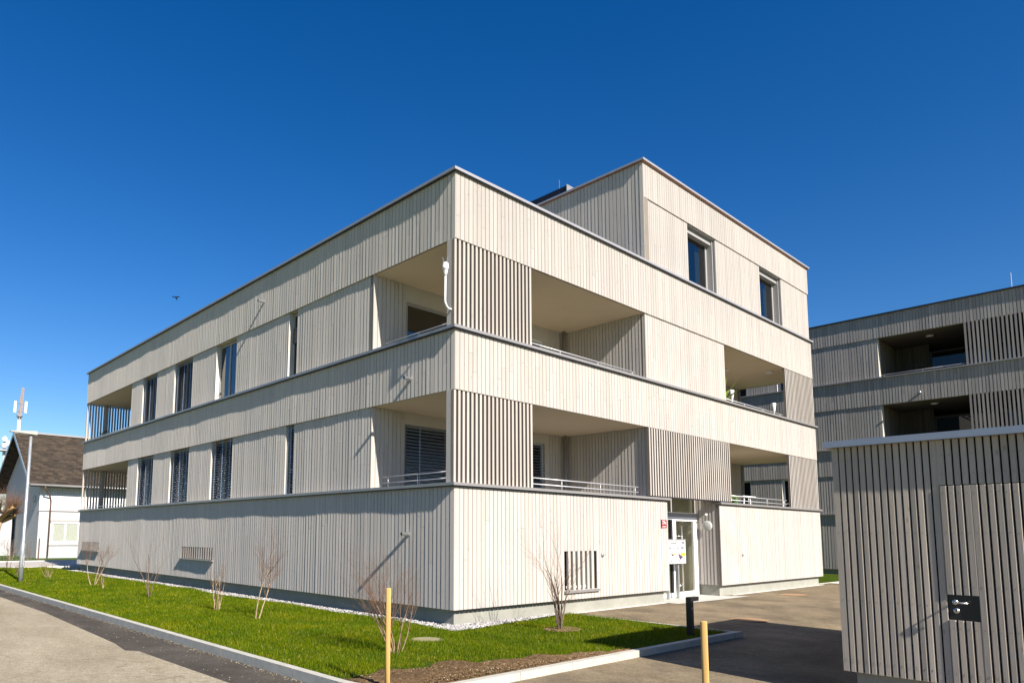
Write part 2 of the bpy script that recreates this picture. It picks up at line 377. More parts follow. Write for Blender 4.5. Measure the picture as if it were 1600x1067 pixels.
for si, (zf, za, zt_) in enumerate(STO):
    wins = (LOWW, UPW)[si]
    ed = [2.62] + [q for w_ in wins for q in w_] + [17.88]
    c0 = .034
    for a0, a1 in zip(ed[::2], ed[1::2]):
        m = MB(); clad(m, 'x', c0, -1, a0, a1, za - .001, zt_, back=.26)
        # reveals: smooth pale boards on the jambs
        m.build('wall_panel', [WOOD, DARKB], A)
        if a0 > 3: rv(A, c0 + .004, c0 + .30, a0 - .022, a0 - .001, za - .001, zt_ + .002)
        if a1 < 17.5: rv(A, c0 + .004, c0 + .30, a1 + .001, a1 + .022, za - .001, zt_ + .002)
    for k, (a0, a1) in enumerate(wins):
        bl = 1.0 if (si == 0 or k in (2, 3)) else 0
        a0 += .022; a1 -= .022
        mull = () if k == 0 else ((a0 + a1) / 2,)
        window(A, 'x', .165, -1, a0, a1, za - .35, zt_ - .02, bl, mull, frame=FRAME, glass=GLASSD,
               curtain=[(a1 - .32, a1 - .08)] if (k == 1) else None)
        MB().box(-.03, .17, a0, a1, za - .0, za + .012).build('window_sill', COPEL, A)
    # corner balcony: back wall (faces -y), side wall (faces -x)
    bw('y', D, -1, .036, .95, zf, zt_ + .004, back=.1); bw('y', D, -1, 5.98, 6.70, zf, zt_ + .004, back=.1)
    bw('x', XA - .03, -1, .03, D - .003, zf, zt_ + .004, .10, back=.1)
    wtop = (4.07, 6.88)[si]
    m = MB(); m.box(.95, 5.98, D + .012, D + .12, wtop, zt_ + .01); m.box(3.55, 4.2, D + .014, D + .12, zf, wtop); m.box(5.78, 5.98, D + .014, D + .12, zf, wtop)
    m.build('smooth_wall', RENDERW, A)
    window(A, 'y', D + .06, -1, .97, 3.55, zf + .02, wtop, 1.0 if si == 0 else 0, (2.25,) if si == 0 else (), frame=FRAME, glass=GLASSD, sp=.075, tilt=.75)
    window(A, 'y', D + .06, -1, 4.2, 5.78, zf + .02, wtop, 1.0 if si == 0 else 0, (5.0,), frame=FRAMEW, glass=GLASSD, sp=.075)
    MB().cyl((6.48, D - .14, zf), (6.48, D - .14, zt_ + .01), .045, 12).build('downpipe', COPE, A, True)
    m = MB(); m.box(6.9, 10.9, 4.0, 4.1, zf, zt_); m.build('inner_wall', ROOM, A)
    # front wall between the balconies
    if si == 1:
        m = MB(); clad(m, 'y', .034, -1, XA - .03, 10.92, za - .001, zt_, back=.2); m.build('wall_panel', [WOOD, DARKB], A)
    bw('x', 10.92, 1, .06, D, zf, zt_ + .004, back=.08); bw('y', D, -1, 10.95, 17.3, zf, zt_ + .004, back=.1)
    m = MB(); clad(m, 'x', W - .034, 1, D, L - .034, za - .001, zt_, back=.2); m.build('wall_panel', [WOOD, DARKB], A)
    m = MB(); clad(m, 'y', L - .034, 1, 2.9, W - .034, za - .001, zt_, back=.2); m.build('wall_panel', [WOOD, DARKB], A)
    MB().box(12.6, 15.0, D - .006, D + .02, zf + .05, zt_ - .35).build('balcony_door', FRAME, A)
    # screens
    def screen(axis, c, n, a0, a1, z0, z1, **kw):
        m = MB(); slats(m, axis, c, n, a0, a1, z0, z1, **kw)
        for z in (z0 + .01, z1 - .06): m.box(*bx(axis, c, n, a0 + .01, a1 - .01, .072, .09), z, z + .05)
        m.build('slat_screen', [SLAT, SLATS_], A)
    screen('y', .012, -1, .0, 2.22, za + .002, zt_ - .012)
    MB().box(.002, .058, .085, .22, za, zt_ - .002).build('corner_post', SLAT, A)
    screen('y', .012, -1, 15.2, W - .02, za + .002, zt_ - .012)
    screen('y', L, 1, .02, 2.75, za + .002, zt_ - .012)
    MB().box(.75, .87, L - .22, L - .1, zf, zt_).build('corner_post', FRAME, A)
    if si == 0: screen('y', -.012, -1, XA - .06, 10.91, za + .035, zt_ - .012)
    if si == 0: MB().box(XA - .06, 10.91, -.03, .09, za + .008, za + .034).build('screen_edge_trim', DARKM, A)
    # railings
    railing(A, 'y', .12, 2.30, 6.28, ((za + .1, za + .225) if si == 0 else (za + .125,)), (2.34, 3.3, 4.71, 6.15), za)
    railing(A, 'x', .12, .18, 2.28, ((za + .1, za + .225) if si == 0 else (za + .125,)), (.22, 1.17, 2.11), za)
    railing(A, 'y', .12, 10.98, 15.1, ((za + .1, za + .225) if si == 0 else (za + .125,)), (11.0, 12.3, 13.6, 14.9), za)
    railing(A, 'x', W - .12, .15, 2.5, ((za + .1, za + .225) if si == 0 else (za + .125,)), (.2, 1.3, 2.45), za)
    railing(A, 'x', .12, 17.95, 23.4, (za + .1,), (18.0, 19.8, 21.6, 23.35), za)
    # far corner balcony
    bw('y', 17.9, 1, .3, D, zf, zt_ + .004, back=.1); bw('x', D, -1, 17.9, L - .05, zf, zt_ + .004, back=.1)
# solid core so no room shows through
m = MB(); m.box(3.1, 14.5, 6.0, 17.0, .1, Z['b2']); m.build('stair_core', ROOM, A)
# vent box high in the narrow upper window
MB().box(.15, .22, 5.83, 6.18, 6.45, 6.85).build('vent_box', DARKM, A)
# spouts
for (y, z) in ((1.28, 1.65), (1.26, 4.715), (7.52, 7.86)):
    k = MB(); r0, r1 = .038, .031; s = 16
    k.tube([(.02, y, z), (-.185, y, z)], r0, s, cap=False); k.tube([(-.185, y, z), (.02, y, z)], r1, s, cap=False)
    for j in range(s):
        a, b = 2 * math.pi * j / s, 2 * math.pi * (j + 1) / s
        P = lambda r, t: (-.185, y + r * math.sin(t), z + r * math.cos(t))
        k.quad(P(r0, a), P(r1, a), P(r1, b), P(r0, b))
    so = k.build('spout', STEEL, A, True); MB().cyl((-.15, y, z), (-.14, y, z), .0305, 16).build('bore_shade_disc', BLACK, so)  # black disc stands in for the shade inside the pipe
# attic storey
band(A, Z['a1'] + .012, Z['z4'] - .056, XA, W, 0.002, 12, 'roof_parapet', sides='yXY')
m = MB(); clad(m, 'x', XA, -1, .003, 12, 8.3, Z['z4'] - .056, back=.2)
for a0, a1 in ((XA + .03, 8.97), (10.62, 13.59), (15.28, W - .03)): clad(m, 'y', .03, -1, a0, a1, 8.45, Z['a1'], .1, back=.25)
clad(m, 'x', W - .03, 1, .03, 12, 8.45, Z['a1']); clad(m, 'y', 11.97, 1, XA + .03, W - .03, 8.45, Z['a1'])
m.build('attic_wall', [WOOD, DARKB], A)
capring(A, XA, W, 0, 12, Z['z4'], COPEL, o=.07, matd=COPPER)
MB().box(XA + .2, W - .2, .3, 11.8, Z['z4'] - .3, Z['z4'] - .2).build('roof', COPE, A)
MB().box(.2, W - .2, .2, L - .2, Z['z3'] - .5, Z['z3'] - .35).build('roof', COPE, A)
for a0, a1 in ((8.97, 10.62), (13.59, 15.28)):
    j = MB(); j.box(a0 + .001, a0 + .02, .04, .34, 8.5, Z['a1']); j.box(a1 - .02, a1 - .001, .04, .34, 8.5, Z['a1'])
    j.box(a1 - .09, a1 - .055, .10, .34, 8.5, Z['a1'] - .02); j.box(a0, a1, .04, .3, Z['a1'] - .016, Z['a1'] + .008)
    j.box(a0, a1, .14, .3, Z['a1'] - .16, Z['a1'] - .02)
    j.build('window_reveal', FRAME, A)
    window(A, 'y', .27, -1, a0 + .02, a1 - .09, 8.35, Z['a1'] - .05, 0, (), frame=FRAME, glass=GLASSD, fw=.075, curtain=[(a0 + .15, a0 + .3), (a1 - .5, a1 - .22)])
MB().box(8.6, 8.75, .4, 11.5, 8.4, 10.4).box(8.75, W - .4, 3.5, 3.6, 8.4, 10.4).build('inner_wall', ROOM, A)
# dark roof housing and lightning rod
MB().box(9.0, 9.3, 4.2, 10.5, 11.0, 13.10).build('roof_housing', BLACK, A)
MB().box(8.97, 9.33, 4.17, 4.2, 11.0, 13.12).build('housing_end_plate', COPE, A)
MB().cyl((9.15, 4.62, 13.0), (9.15, 4.62, 13.5), .013, 6).build('lightning_rod', STEEL, A)
# entrance
YD = .67
d = MB()
d.box(8.82, 8.99, YD, YD + .07, .01, 2.17); d.box(9.96, 10.155, YD, YD + .07, .01, 2.17); d.box(8.99, 9.96, YD + .001, YD + .07, 2.06, 2.17); d.box(8.99, 9.96, YD + .001, YD + .07, .01, .13)
d.box(7.42, 8.82, YD + .002, YD + .07, .01, .12); d.box(7.42, 8.82, YD + .002, YD + .07, 2.09, 2.17)
door = d.build('entrance_door', WHITE, A)
MB().box(8.74, 8.818, YD + .004, YD + .07, .12, 2.09).build('side_post', DARKM, door)
MB().box(8.99, 9.96, YD + .03, YD + .034, .13, 2.06).box(7.42, 8.74, YD + .03, YD + .034, .12, 2.09).build('glass', GLASSC, door)
hd = MB(); hd.cyl((9.13, YD - .09, .12), (9.13, YD - .09, 1.92), .02, 10)
for z in (.31, 1.64): hd.cyl((9.13, YD - .09, z), (8.99, YD, z), .014, 8)
hd.build('handle', STEEL, door, True)
MB().box(7.42, 10.16, YD - .02, YD + .1, 2.172, 2.29).build('lintel', FRAME, A)
t = MB()
for x in (8.79, 10.08): t.box(x - .035, x + .035, YD, YD + .07, 2.29, Z['b1'])
tr = t.build('stair_window', FRAME, A)
MB().box(7.42, 8.75, YD + .03, YD + .034, 2.29, Z['b1']).box(8.83, 10.04, YD + .03, YD + .034, 2.29, Z['b1']).build('pane', GLASSC, tr)
HALL = plain('reflection_toned_hall_wall', (.42, .41, .33), .85)  # olive of the door glass reflection put into the wall colour
for r_ in ((7.38, 10.4, 2.5, 2.6), (7.36, 7.40, YD + .08, 2.5), (10.19, 10.24, YD + .08, 2.5)): MB().box(*r_, 0, Z['b1']).build('hallway_wall', HALL, A)
MB().box(7.40, 10.19, YD + .01, 2.5, -.05, .004).build('hallway_floor', SOFF, A)
MB().cyl((4.56, -.004, 1.22), (4.56, -.03, 1.22), .045, 16).build('tap_cover', GALV, A, True)
MB().cyl((11.48, -.004, 1.12), (11.48, -.035, 1.12), .035, 16).build('tap_cover', GALV, A, True)

# things on and at the building
wl = empty('wall_lamp', 'round white wall lamp on the timber side wall of the entrance recess', 'lamp', (10.165, .36, 1.93))
k = MB(); k.tube([(0, 0, 0), (-.05, 0, 0), (-.062, 0, 0), (-.064, 0, 0)], [.145, .145, .125, .01], 24); k.build('lamp_shade', plain('opal_lamp_glass', (.50, .50, .47), .3), wl, True)
ml = MB().tube([(10.16, .37, 2.25), (10.09, .37, 2.25), (10.07, .37, 2.25)], [.03, .03, .012], 10).build('motion_sensor', WHITE, None, True)
tag(ml, 'small white sensor just above the round lamp beside the entrance', 'sensor')

def text(body, size, loc, rot, mat, parent, name='lettering', ext=.001, align='CENTER'):
    cu = bpy.data.curves.new(name, 'FONT'); cu.body = body; cu.size = size; cu.extrude = ext; cu.align_x = align; cu.align_y = 'CENTER'
    o = bpy.data.objects.new(name, cu); C.objects.link(o)
    bpy.context.view_layer.update()
    me = bpy.data.meshes.new_from_object(o); bpy.data.objects.remove(o)
    me.materials.clear(); me.materials.append(mat)
    o = bpy.data.objects.new(name, me); C.objects.link(o); o.location = loc; o.rotation_euler = rot; o.parent = parent
    return o
FACE = (math.pi / 2, 0, 0)
sg = empty('house_number_sign', 'small maroon house number plate at the right end of the pale ground floor wall', 'sign', (7.2, -.006, 1.945))
MB().box(-.125, .125, -.008, 0, -.11, .11).build('plate', REDS, sg)
MB().box(-.118, .118, -.0092, -.0082, .098, .104).box(-.118, .118, -.0092, -.0082, -.104, -.098).build('border_line', WHITE, sg)
text('29a', .125, (0, -.011, .03), FACE, WHITE, sg); MB().box(-.08, .08, -.0105, -.0085, -.075, -.05).build('street_name_line', plain('pink_print', (.75, .45, .45)), sg)

mbx = empty('letterbox_unit', 'white letterbox unit with notices on a metal post in front of the glazed entrance', 'letterbox', (8.45, .36, 0))
MB().box(-.46, .46, 0, .2, .92, 1.545).build('box', plain('letterbox_enamel', (.50, .50, .50), .4, 0, .01), mbx)
MB().box(-.47, .47, -.012, .21, 1.545, 1.565).build('lid', COPE, mbx)
MB().box(.14, .20, .06, .14, .004, .92).box(-.36, -.30, .06, .14, .004, .92).build('post', GALV, mbx)
k = MB()
for z in (1.075, 1.235, 1.39):
    k.box(-.45, .45, -.002, 0, z - .002, z + .002)
for x in (0,): k.box(x - .002, x + .002, -.002, 0, .93, 1.39)
k.build('door_gap', FRAME, mbx)
MB().box(-.28, -.24, -.003, 0, 1.44, 1.465).box(-.22, -.10, -.003, 0, 1.44, 1.46).box(-.08, -.03, -.003, 0, 1.44, 1.465).build('name_row', GREYP, mbx)
k = MB()
for x, w_ in ((-.38, .07), (-.2, .035), (.03, .06), (.2, .16)): k.box(x, x + w_, -.003, 0, 1.32, 1.35)
for x, w_ in ((-.33, .04), (.1, .04)): k.box(x, x + w_, -.003, 0, .98, 1.01)
k.build('name_strip', GREYP, mbx)
MB().cyl((.33, -.003, 1.47), (.33, 0, 1.47), .035, 16).build('bell_button', BLACK, mbx)
k = MB(); k.box(.20, .43, -.004, 0, 1.12, 1.20); k.box(-.22, -.06, -.004, 0, 1.165, 1.19); k.build('yellow_flyer', YEL, mbx)
k = MB(); k.v += [(.06, -.006, 1.19), (.3, -.006, 1.09), (.15, -.006, 1.02), (-.3, -.006, 1.18), (-.14, -.006, 1.16), (-.23, -.006, 1.12)]; k.f += [(0, 2, 1), (3, 5, 4)]; k.m += [0, 0]
k.build('purple_flyer', PURP, mbx)

# wind sensor on the corner post of the upper balcony
ws = empty('weather_sensor', 'white weather sensor on a bent pipe beside the upper balcony slats', 'sensor', (0, .05, 5.86))
pp = [(.0, .05, 0), (-.10, .03, .0), (-.17, 0, .03), (-.20, 0, .10), (-.2, 0, .20), (-.195, 0, .60)]
MB().tube([(x, y, z) for x, y, z in pp], [.024, .02, .02, .02, .02, .018], 10).build('pipe', WHITE, ws, True)
MB().tube([(-.195, 0, z) for z in (.60, .64, .66, .72, .725, .79, .795, .82, .825, .85)], [.03, .03, .042, .05, .06, .06, .045, .06, .06, .04], 14).build('sensor_head', WHITE, ws, True)
k = MB()
for dx, dy in ((.03, .0), (-.03, .02), (0, -.03), (-.01, .03)): k.cyl((-.195 + dx, dy, .84), (-.195 + dx * 1.6, dy * 1.6, .96), .003, 4)
k.build('bird_spikes', STEEL, ws)

# balcony belongings
def cone_light(x, label):
    e = empty('outdoor_torch', label, 'lamp', (x, .3, 5.35), group='white torches on the upper right balcony')
    MB().tube([(0, 0, 0), (0, 0, .42)], .012, 8).build('stem', WHITE, e, True)
    MB().tube([(0, 0, .38), (0, 0, .44), (0, 0, .69), (0, 0, .71)], [.015, .035, .075, .06], 14).build('shade', WHITE, e, True)
cone_light(11.87, 'white tapered garden torch beside the leafy plant on the upper right balcony')
cone_light(14.9, 'white tapered garden torch standing alone near the slats of the upper right balcony')
LEAFM = plain('leaf_green', (.22, .30, .05), .5, 0, .3, 10)
e = empty('potted_palm', 'broad-leaved potted plant at the left end of the upper right balcony', 'plant', (11.25, .45, 4.68))
MB().tube([(0, 0, 0), (0, 0, .3), (0, 0, .36), (0, 0, .35)], [.14, .19, .2, .16], 16).build('pot', DARKM, e, True)
k = MB()
for i in range(11):
    a = i * 2.4; ln = .55 + .3 * rng.random(); h = .9 + .5 * rng.random(); pv = None
    for j in range(7):
        t = j / 6; r = ln * t; z = .35 + h * (t ** .8) - .25 * t * t; wd = .085 * math.sin(math.pi * min(1, t * .9 + .08))
        c = Vector((r * math.cos(a), r * math.sin(a) * .8, z + .2)); sd_ = Vector((-math.sin(a), math.cos(a), 0)) * wd
        if pv: k.quad(tuple(pv[0]), tuple(c - sd_), tuple(c + sd_), tuple(pv[1]))
        pv = (c - sd_, c + sd_)
k.build('leaf', LEAFM, e)
for (x, y) in ((14.0, 1.5), (15.4, .6)): MB().cyl((x, y, 7.215), (x, y, 7.258), .13, 20).build('ceiling_lamp', WHITE, A, True)
e = empty('balcony_planter', 'dark planter box with clipped plants behind the slats of the far upper corner balcony', 'planter', (.45, 22.1, 4.68))
MB().prism([(-.22, -.55), (.22, -.55), (.22, .55), (-.22, .55)], 0, .92).build('box', DARKM, e)
k = MB()
for i in range(260):
    c = Vector((rng.uniform(-.2, .2), rng.uniform(-.52, .52), .93 + abs(rng.gauss(0, .12)))); a = Vector((rng.uniform(-1, 1), rng.uniform(-1, 1), rng.uniform(0, 1))).normalized() * .06; b = a.orthogonal().normalized() * .02
    k.quad(tuple(c - a), tuple(c + b), tuple(c + a), tuple(c - b))
k.build('foliage', plain('dark_leaf', (.03, .05, .02), .6), e)
# low white table and a shrub on the lower right balcony
e = empty('balcony_table', 'small white folding table behind the rail of the lower right balcony', 'table', (13.5, .9, 1.72))
MB().box(-.45, .45, -.28, .28, 1.17, 1.20).build('table_top', WHITE, e)
for sx in (-1, 1):
    MB().cyl((sx * .38, -.2, 0), (sx * .2, -.2, 1.17), .02, 6).cyl((sx * .2, .2, 0), (sx * .38, .2, 1.17), .02, 6).build('leg', WHITE, e)
e = empty('box_plant', 'round green potted shrub left of the white table on the lower right balcony', 'plant', (12.35, .8, 1.72))
MB().tube([(0, 0, 0), (0, 0, .55), (0, 0, .6)], [.15, .2, .17], 14).build('pot', FRAME, e, True)
k = MB()
for i in range(420):
    v = Vector((rng.gauss(0, 1), rng.gauss(0, 1), rng.gauss(0, 1))).normalized() * (.30 * rng.random() ** .4); c = v + Vector((0, 0, .98))
    a = Vector((rng.uniform(-1, 1), rng.uniform(-1, 1), rng.uniform(-1, 1))).normalized() * .05; b = a.orthogonal().normalized() * .028
    k.quad(tuple(c - a), tuple(c + b), tuple(c + a), tuple(c - b))
k.build('foliage', plain('shrub_green', (.06, .14, .02), .6, 0, .3, 20), e)

# ------------------------------------------------------------------ second block behind
XB, Y0B, Y1B = 25.54, -22.0, 14.0
B = empty('apartment_building', 'darker grey timber apartment block standing behind on the right, four storeys high', 'apartment building', (0, 0, 0))
BZ = [(4.36, 5.56), (7.36, 8.58), (10.33, 11.385)]
for i, (a, b) in enumerate(BZ):
    band(B, a, b - .05, XB, XB + 14, Y0B, Y1B, 'balcony_parapet' if i < 2 else 'roof_parapet', WOODB, 'xy', back=.2)
    c_ = MB(); c_.box(XB - .075, XB + .3, Y0B - .05, Y1B, b - .05, b); c_.box(XB + .3, XB + 14, Y0B - .05, Y0B + .3, b - .05, b); c_.build('coping', COPE if i < 2 else DARKM, B)
m = MB(); clad(m, 'x', XB, -1, Y0B, Y1B, .22, 2.62); clad(m, 'y', Y0B, -1, XB + .03, XB + 14, .22, 2.62)
m.build('ground_floor_wall', [WOODB, DARKB], B)
MB().box(XB - .075, XB + .3, Y0B, Y1B, 2.62, 2.67).build('coping', COPE, B)
MB().box(XB + .12, XB + 13.8, Y0B + .12, Y1B - .1, -.3, .225).build('plinth', CONC, B)
m = MB()
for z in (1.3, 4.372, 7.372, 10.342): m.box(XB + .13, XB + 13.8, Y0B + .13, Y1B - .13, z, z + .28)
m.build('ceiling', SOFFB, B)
for si, (za, zt_) in enumerate(((2.67, 4.36), (5.56, 7.36), (8.58, 10.33))):
    for a0, a1 in ((.10, 4.44), (4.44, 5.90) if si != 1 else (4.44, 5.90), (6.85, Y1B)):
        if (a0, a1) == (.10, 4.44): a1 = 3.5
        m = MB(); clad(m, 'x', XB + .034, -1, a0, a1, za, zt_, back=.3); m.build('wall_panel', [WOODB, DARKB], B)
        rv(B, XB + .04, XB + .33, a0 - .022, a0 - .001, za, zt_); rv(B, XB + .04, XB + .33, a1 + .001, a1 + .022, za, zt_)
    window(B, 'x', XB + .2, -1, 3.52, 4.42, za - .2, zt_, 0 if si == 0 else 1, frame=FRAMEW)
    window(B, 'x', XB + .2, -1, 5.92, 6.83, za - .2, zt_, 0, frame=FRAMEW)
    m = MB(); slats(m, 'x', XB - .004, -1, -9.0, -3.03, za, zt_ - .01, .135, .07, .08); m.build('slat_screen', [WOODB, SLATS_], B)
    m = MB(); clad(m, 'x', XB + .034, -1, Y0B, -9.0, za, zt_, back=.3); clad(m, 'y', Y0B + .03, -1, XB + .03, XB + 14, za, zt_); m.build('wall_panel', [WOODB, DARKB], B)
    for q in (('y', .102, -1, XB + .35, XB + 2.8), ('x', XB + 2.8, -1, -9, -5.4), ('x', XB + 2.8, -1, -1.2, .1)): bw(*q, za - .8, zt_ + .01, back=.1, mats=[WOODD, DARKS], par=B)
    window(B, 'x', XB + 2.86, -1, -5.4, -1.2, za - .8, zt_ - .35, .0, (-3.3,), frame=DARKM)
    MB().box(XB + .13, XB + 2.9, -9, .1, za - 1.0, za - .82).build('balcony_floor', FLOORC, B)
    railing(B, 'x', XB + .1, -3.03, .05, (za + .1,), (-2.9, -1.5, -.1), za)
    MB().cyl((XB + 1.2, -1.6, zt_ - .04), (XB + 1.2, -1.6, zt_ + .01), .14, 16).build('ceiling_lamp', WHITE, B, True)
MB().box(XB + 5, XB + 13, -15, 12, 0, 11.1).build('stair_core', ROOM, B)
MB().box(XB + .2, XB + 13.8, Y0B + .2, Y1B - .2, 11.0, 11.1).build('roof', COPE, B)
MB().cyl((XB, -1.4, 7.68), (XB - .16, -1.4, 7.68), .045, 12).build('spout', STEEL, B, True)
MB().cyl((27, -4.45, 11.0), (27, -4.45, 12.41), .02, 6).build('lightning_rod', STEEL, B)

# ------------------------------------------------------------------ shed on the right
SH = empty('timber_shed', 'small timber shed with wide dark gaps between its boards at the right edge', 'shed')
SX1, SY0, SY1, SZ0, SZ1 = 5.35, -13.0, -6.34, .175, 2.66
def nails(mb, axis, c, n, a0, a1, sp, zs):
    cnt = round((a1 - a0) / sp); s = (a1 - a0) / cnt
    for i in range(cnt):
        for z in zs:
            a = a0 + (i + .5) * s + rng.uniform(-.004, .004); zz = z + rng.uniform(-.006, .006); r = .0028
            mb.box(c + n * .0012, c + n * .0026, a - r, a + r, zz - r, zz + r, 2)
m = MB()
dy1, dy0, dz1 = -7.35, -8.45, 2.18
clad(m, 'x', 0, -1, dy1 + .006, SY1, SZ0, SZ1, .0655, .017, .026, .005, .0012, .05)
clad(m, 'x', 0, -1, SY0, dy0 - .006, SZ0, SZ1, .0655, .017, .026, .005, .0012, .05)
clad(m, 'x', 0, -1, dy0 - .006, dy1 + .006, dz1 + .008, SZ1, .0655, .017, .026, .005, .0012, .05)
nails(m, 'x', 0, -1, dy1 + .006, SY1, .0655, (.28, .30, .95, 1.70, 2.5)); nails(m, 'x', 0, -1, dy0, dy1, .0655, (2.3, 2.5))
clad(m, 'y', SY1, 1, .028, SX1, SZ0, SZ1, .0655, .017, .026, .005, back=.05); clad(m, 'x', SX1, 1, SY0, SY1 - .03, SZ0, SZ1, .1, back=.05); clad(m, 'y', SY0, -1, .028, SX1 - .03, SZ0, SZ1, .1, back=.05)
m.build('wall', [WOODS, DARKS, DARKM], SH)
# door with its lock plate let into it
dr = MB(); pa, pb, pz0, pz1 = -7.612, -7.355, .82, 1.075
q = -.0125
clad(dr, 'x', q, -1, dy0, pa, SZ0 + .01, dz1, .0655, .017, .03, .005, .001, .05)
clad(dr, 'x', q, -1, pa, dy1, SZ0 + .01, pz0, .0655, .017, .03, .005, .001, .05); clad(dr, 'x', q, -1, pa, dy1, pz1, dz1, .0655, .017, .03, .005, .001, .05)
nails(dr, 'x', q, -1, dy0, dy1, .0655, (.28, .30, .74, 1.16, 1.70, 2.1))
dro = dr.build('door', [WOODS, DARKS, DARKM], SH)
pl = MB().box(.006, .03, pa, pb, pz0, pz1).build('lock_plate', BLACK, dro)
h_ = MB(); h_.tube([(.006, -7.41, 1.0), (-.004, -7.41, 1.0)], .026, 20); h_.tube([(-.004, -7.41, 1.0), (-.045, -7.41, 1.0), (-.052, -7.418, 1.0), (-.054, -7.43, 1.0), (-.054, -7.525, .996)], .009, 12)
h_.tube([(.006, -7.415, .915), (-.003, -7.415, .915)], .026, 20)
hob = h_.build('handle', STEEL, dro, True)
MB().cyl((-.0035, -7.415, .921), (-.0045, -7.415, .921), .008, 12).box(-.0045, -.0035, -7.4185, -7.4115, .898, .918).build('keyhole', BLACK, dro)
m = MB(); m.box(-.082, SX1 + .058, SY0 - .058, SY1 + .058, SZ1, SZ1 + .072); m.build('roof', COPEB, SH)
MB().box(.10, SX1 - .1, SY0 + .1, SY1 - .1, -.4, SZ0 + .005).build('plinth', CONC, SH)
MB().box(.0, .07, SY1 - .06, SY1 - .001, SZ0, SZ1 - .001).build('corner_board', WOODS, SH)

# ------------------------------------------------------------------ ground
def asphalt(name, dark, light, scale=.7):
    m, nt, b = mat_base(name, .88, 0, .3)
    v = coords(nt)
    c = ramp(nt, noise(nt, v, scale, 5, .6), [(.32, dark), (.68, light)])
    f = ramp(nt, noise(nt, v, 38, 6, .9), [(.34, (.45,) * 3), (.5, (.97,) * 3), (.66, (1.6, 1.56, 1.5))])
    c2 = mixc(nt, 'MULTIPLY', 1, c, f)
    f2 = ramp(nt, noise(nt, v, 9, 6, .75), [(.35, (.84,) * 3), (.65, (1.12,) * 3)])
    c2 = mixc(nt, 'MULTIPLY', 1, c2, f2)
    vo = nt.nodes.new('ShaderNodeTexVoronoi'); vo.feature = 'DISTANCE_TO_EDGE'; vo.inputs['Scale'].default_value = .33
    wv = nt.nodes.new('ShaderNodeVectorMath'); wv.operation = 'ADD'; nz = nt.nodes.new('ShaderNodeTexNoise'); nz.inputs['Scale'].default_value = 1.7; nz.inputs['Detail'].default_value = 5
    nt.links.new(v, nz.inputs['Vector']); nt.links.new(v, wv.inputs[0]); nt.links.new(nz.outputs['Color'], wv.inputs[1]); nt.links.new(wv.outputs[0], vo.inputs['Vector'])
    c2 = mixc(nt, 'MULTIPLY', .55, c2, ramp(nt, vo.outputs['Distance'], [(.0, (.5, .47, .44)), (.006, (1, 1, 1))]))
    st = ramp(nt, noise(nt, coords(nt, (1.2, .35, 1)), 1.3, 6, .7), [(.4, (1, 1, 1)), (.62, (.86, .84, .80))])
    c2 = mixc(nt, 'MULTIPLY', 1, c2, st)
    nt.links.new(c2, b.inputs['Base Color']); bump(nt, b, noise(nt, v, 120, 4, .7), .6, .006)
    return m
ROAD = asphalt('pale_road_surface', (.29, .247, .175), (.37, .32, .23), .5)
STRIP = asphalt('dark_asphalt_strip', (.05, .042, .034), (.095, .08, .064), 1.1)
DRIVE = asphalt('driveway_asphalt', (.125, .097, .064), (.26, .205, .13), .9)
def lawnmat():
    m, nt, b = mat_base('lawn_soil', .95, 0, .1)
    v = coords(nt)
    c = ramp(nt, noise(nt, v, 1.6, 5, .6), [(.3, (.035, .065, .003)), (.7, (.075, .11, .005))])
    f = ramp(nt, noise(nt, v, 60, 3, .7), [(.3, (.6,) * 3), (.7, (1.3,) * 3)])
    nt.links.new(mixc(nt, 'MULTIPLY', 1, c, f), b.inputs['Base Color']); bump(nt, b, noise(nt, v, 60, 4), 1, .03); return m
LAWN = lawnmat()
def soilmat():
    m, nt, b = mat_base('dry_soil', .95, 0, .1); v = coords(nt)
    c = ramp(nt, noise(nt, v, 22, 6, .7), [(.3, (.07, .04, .018)), (.52, (.16, .10, .05)), (.72, (.28, .20, .115))])
    nt.links.new(c, b.inputs['Base Color']); bump(nt, b, noise(nt, v, 40, 6, .7), 1, .04); return m
SOILM = soilmat()
def sheet(name, pts, mat, sub=None):
    m = MB(); m.v = [tuple(p) for p in pts]; m.f = [tuple(range(len(pts)))]; m.m = [0]
    return tag(m.build(name, mat), kind='structure')
# base terrain out to the horizon
def fieldmat():
    m, nt, b = mat_base('far_meadow', .95, 0, .1)
    c = ramp(nt, noise(nt, coords(nt), .03, 5), [(.3, (.06, .11, .02)), (.7, (.10, .15, .035))]); nt.links.new(c, b.inputs['Base Color']); return m
sheet('ground', [(-4000, -4000, -.35), (4000, -4000, -.35), (4000, 4000, -.35), (-4000, 4000, -.35)], fieldmat())
# road, dark gutter strip
sheet('road', [(-10.6, -60, -.10), (-4.98, -60, -.10), (-4.98, -2.6, -.10), (-4.86, -2.2, -.10), (-4.9, 1.6, -.10), (-5.03, 1.8, -.10), (-4.93, 2.6, -.10), (-4.7, 8, -.10), (-4.62, 60, -.10), (-10.6, 60, -.10)], ROAD)
DX = [-4.15, 3.4]
sheet('road_edge_strip', [(-5.1, -60, -.104), (-4.1, -60, -.104), (-4.1, 60, -.104), (-5.1, 60, -.104)], STRIP)
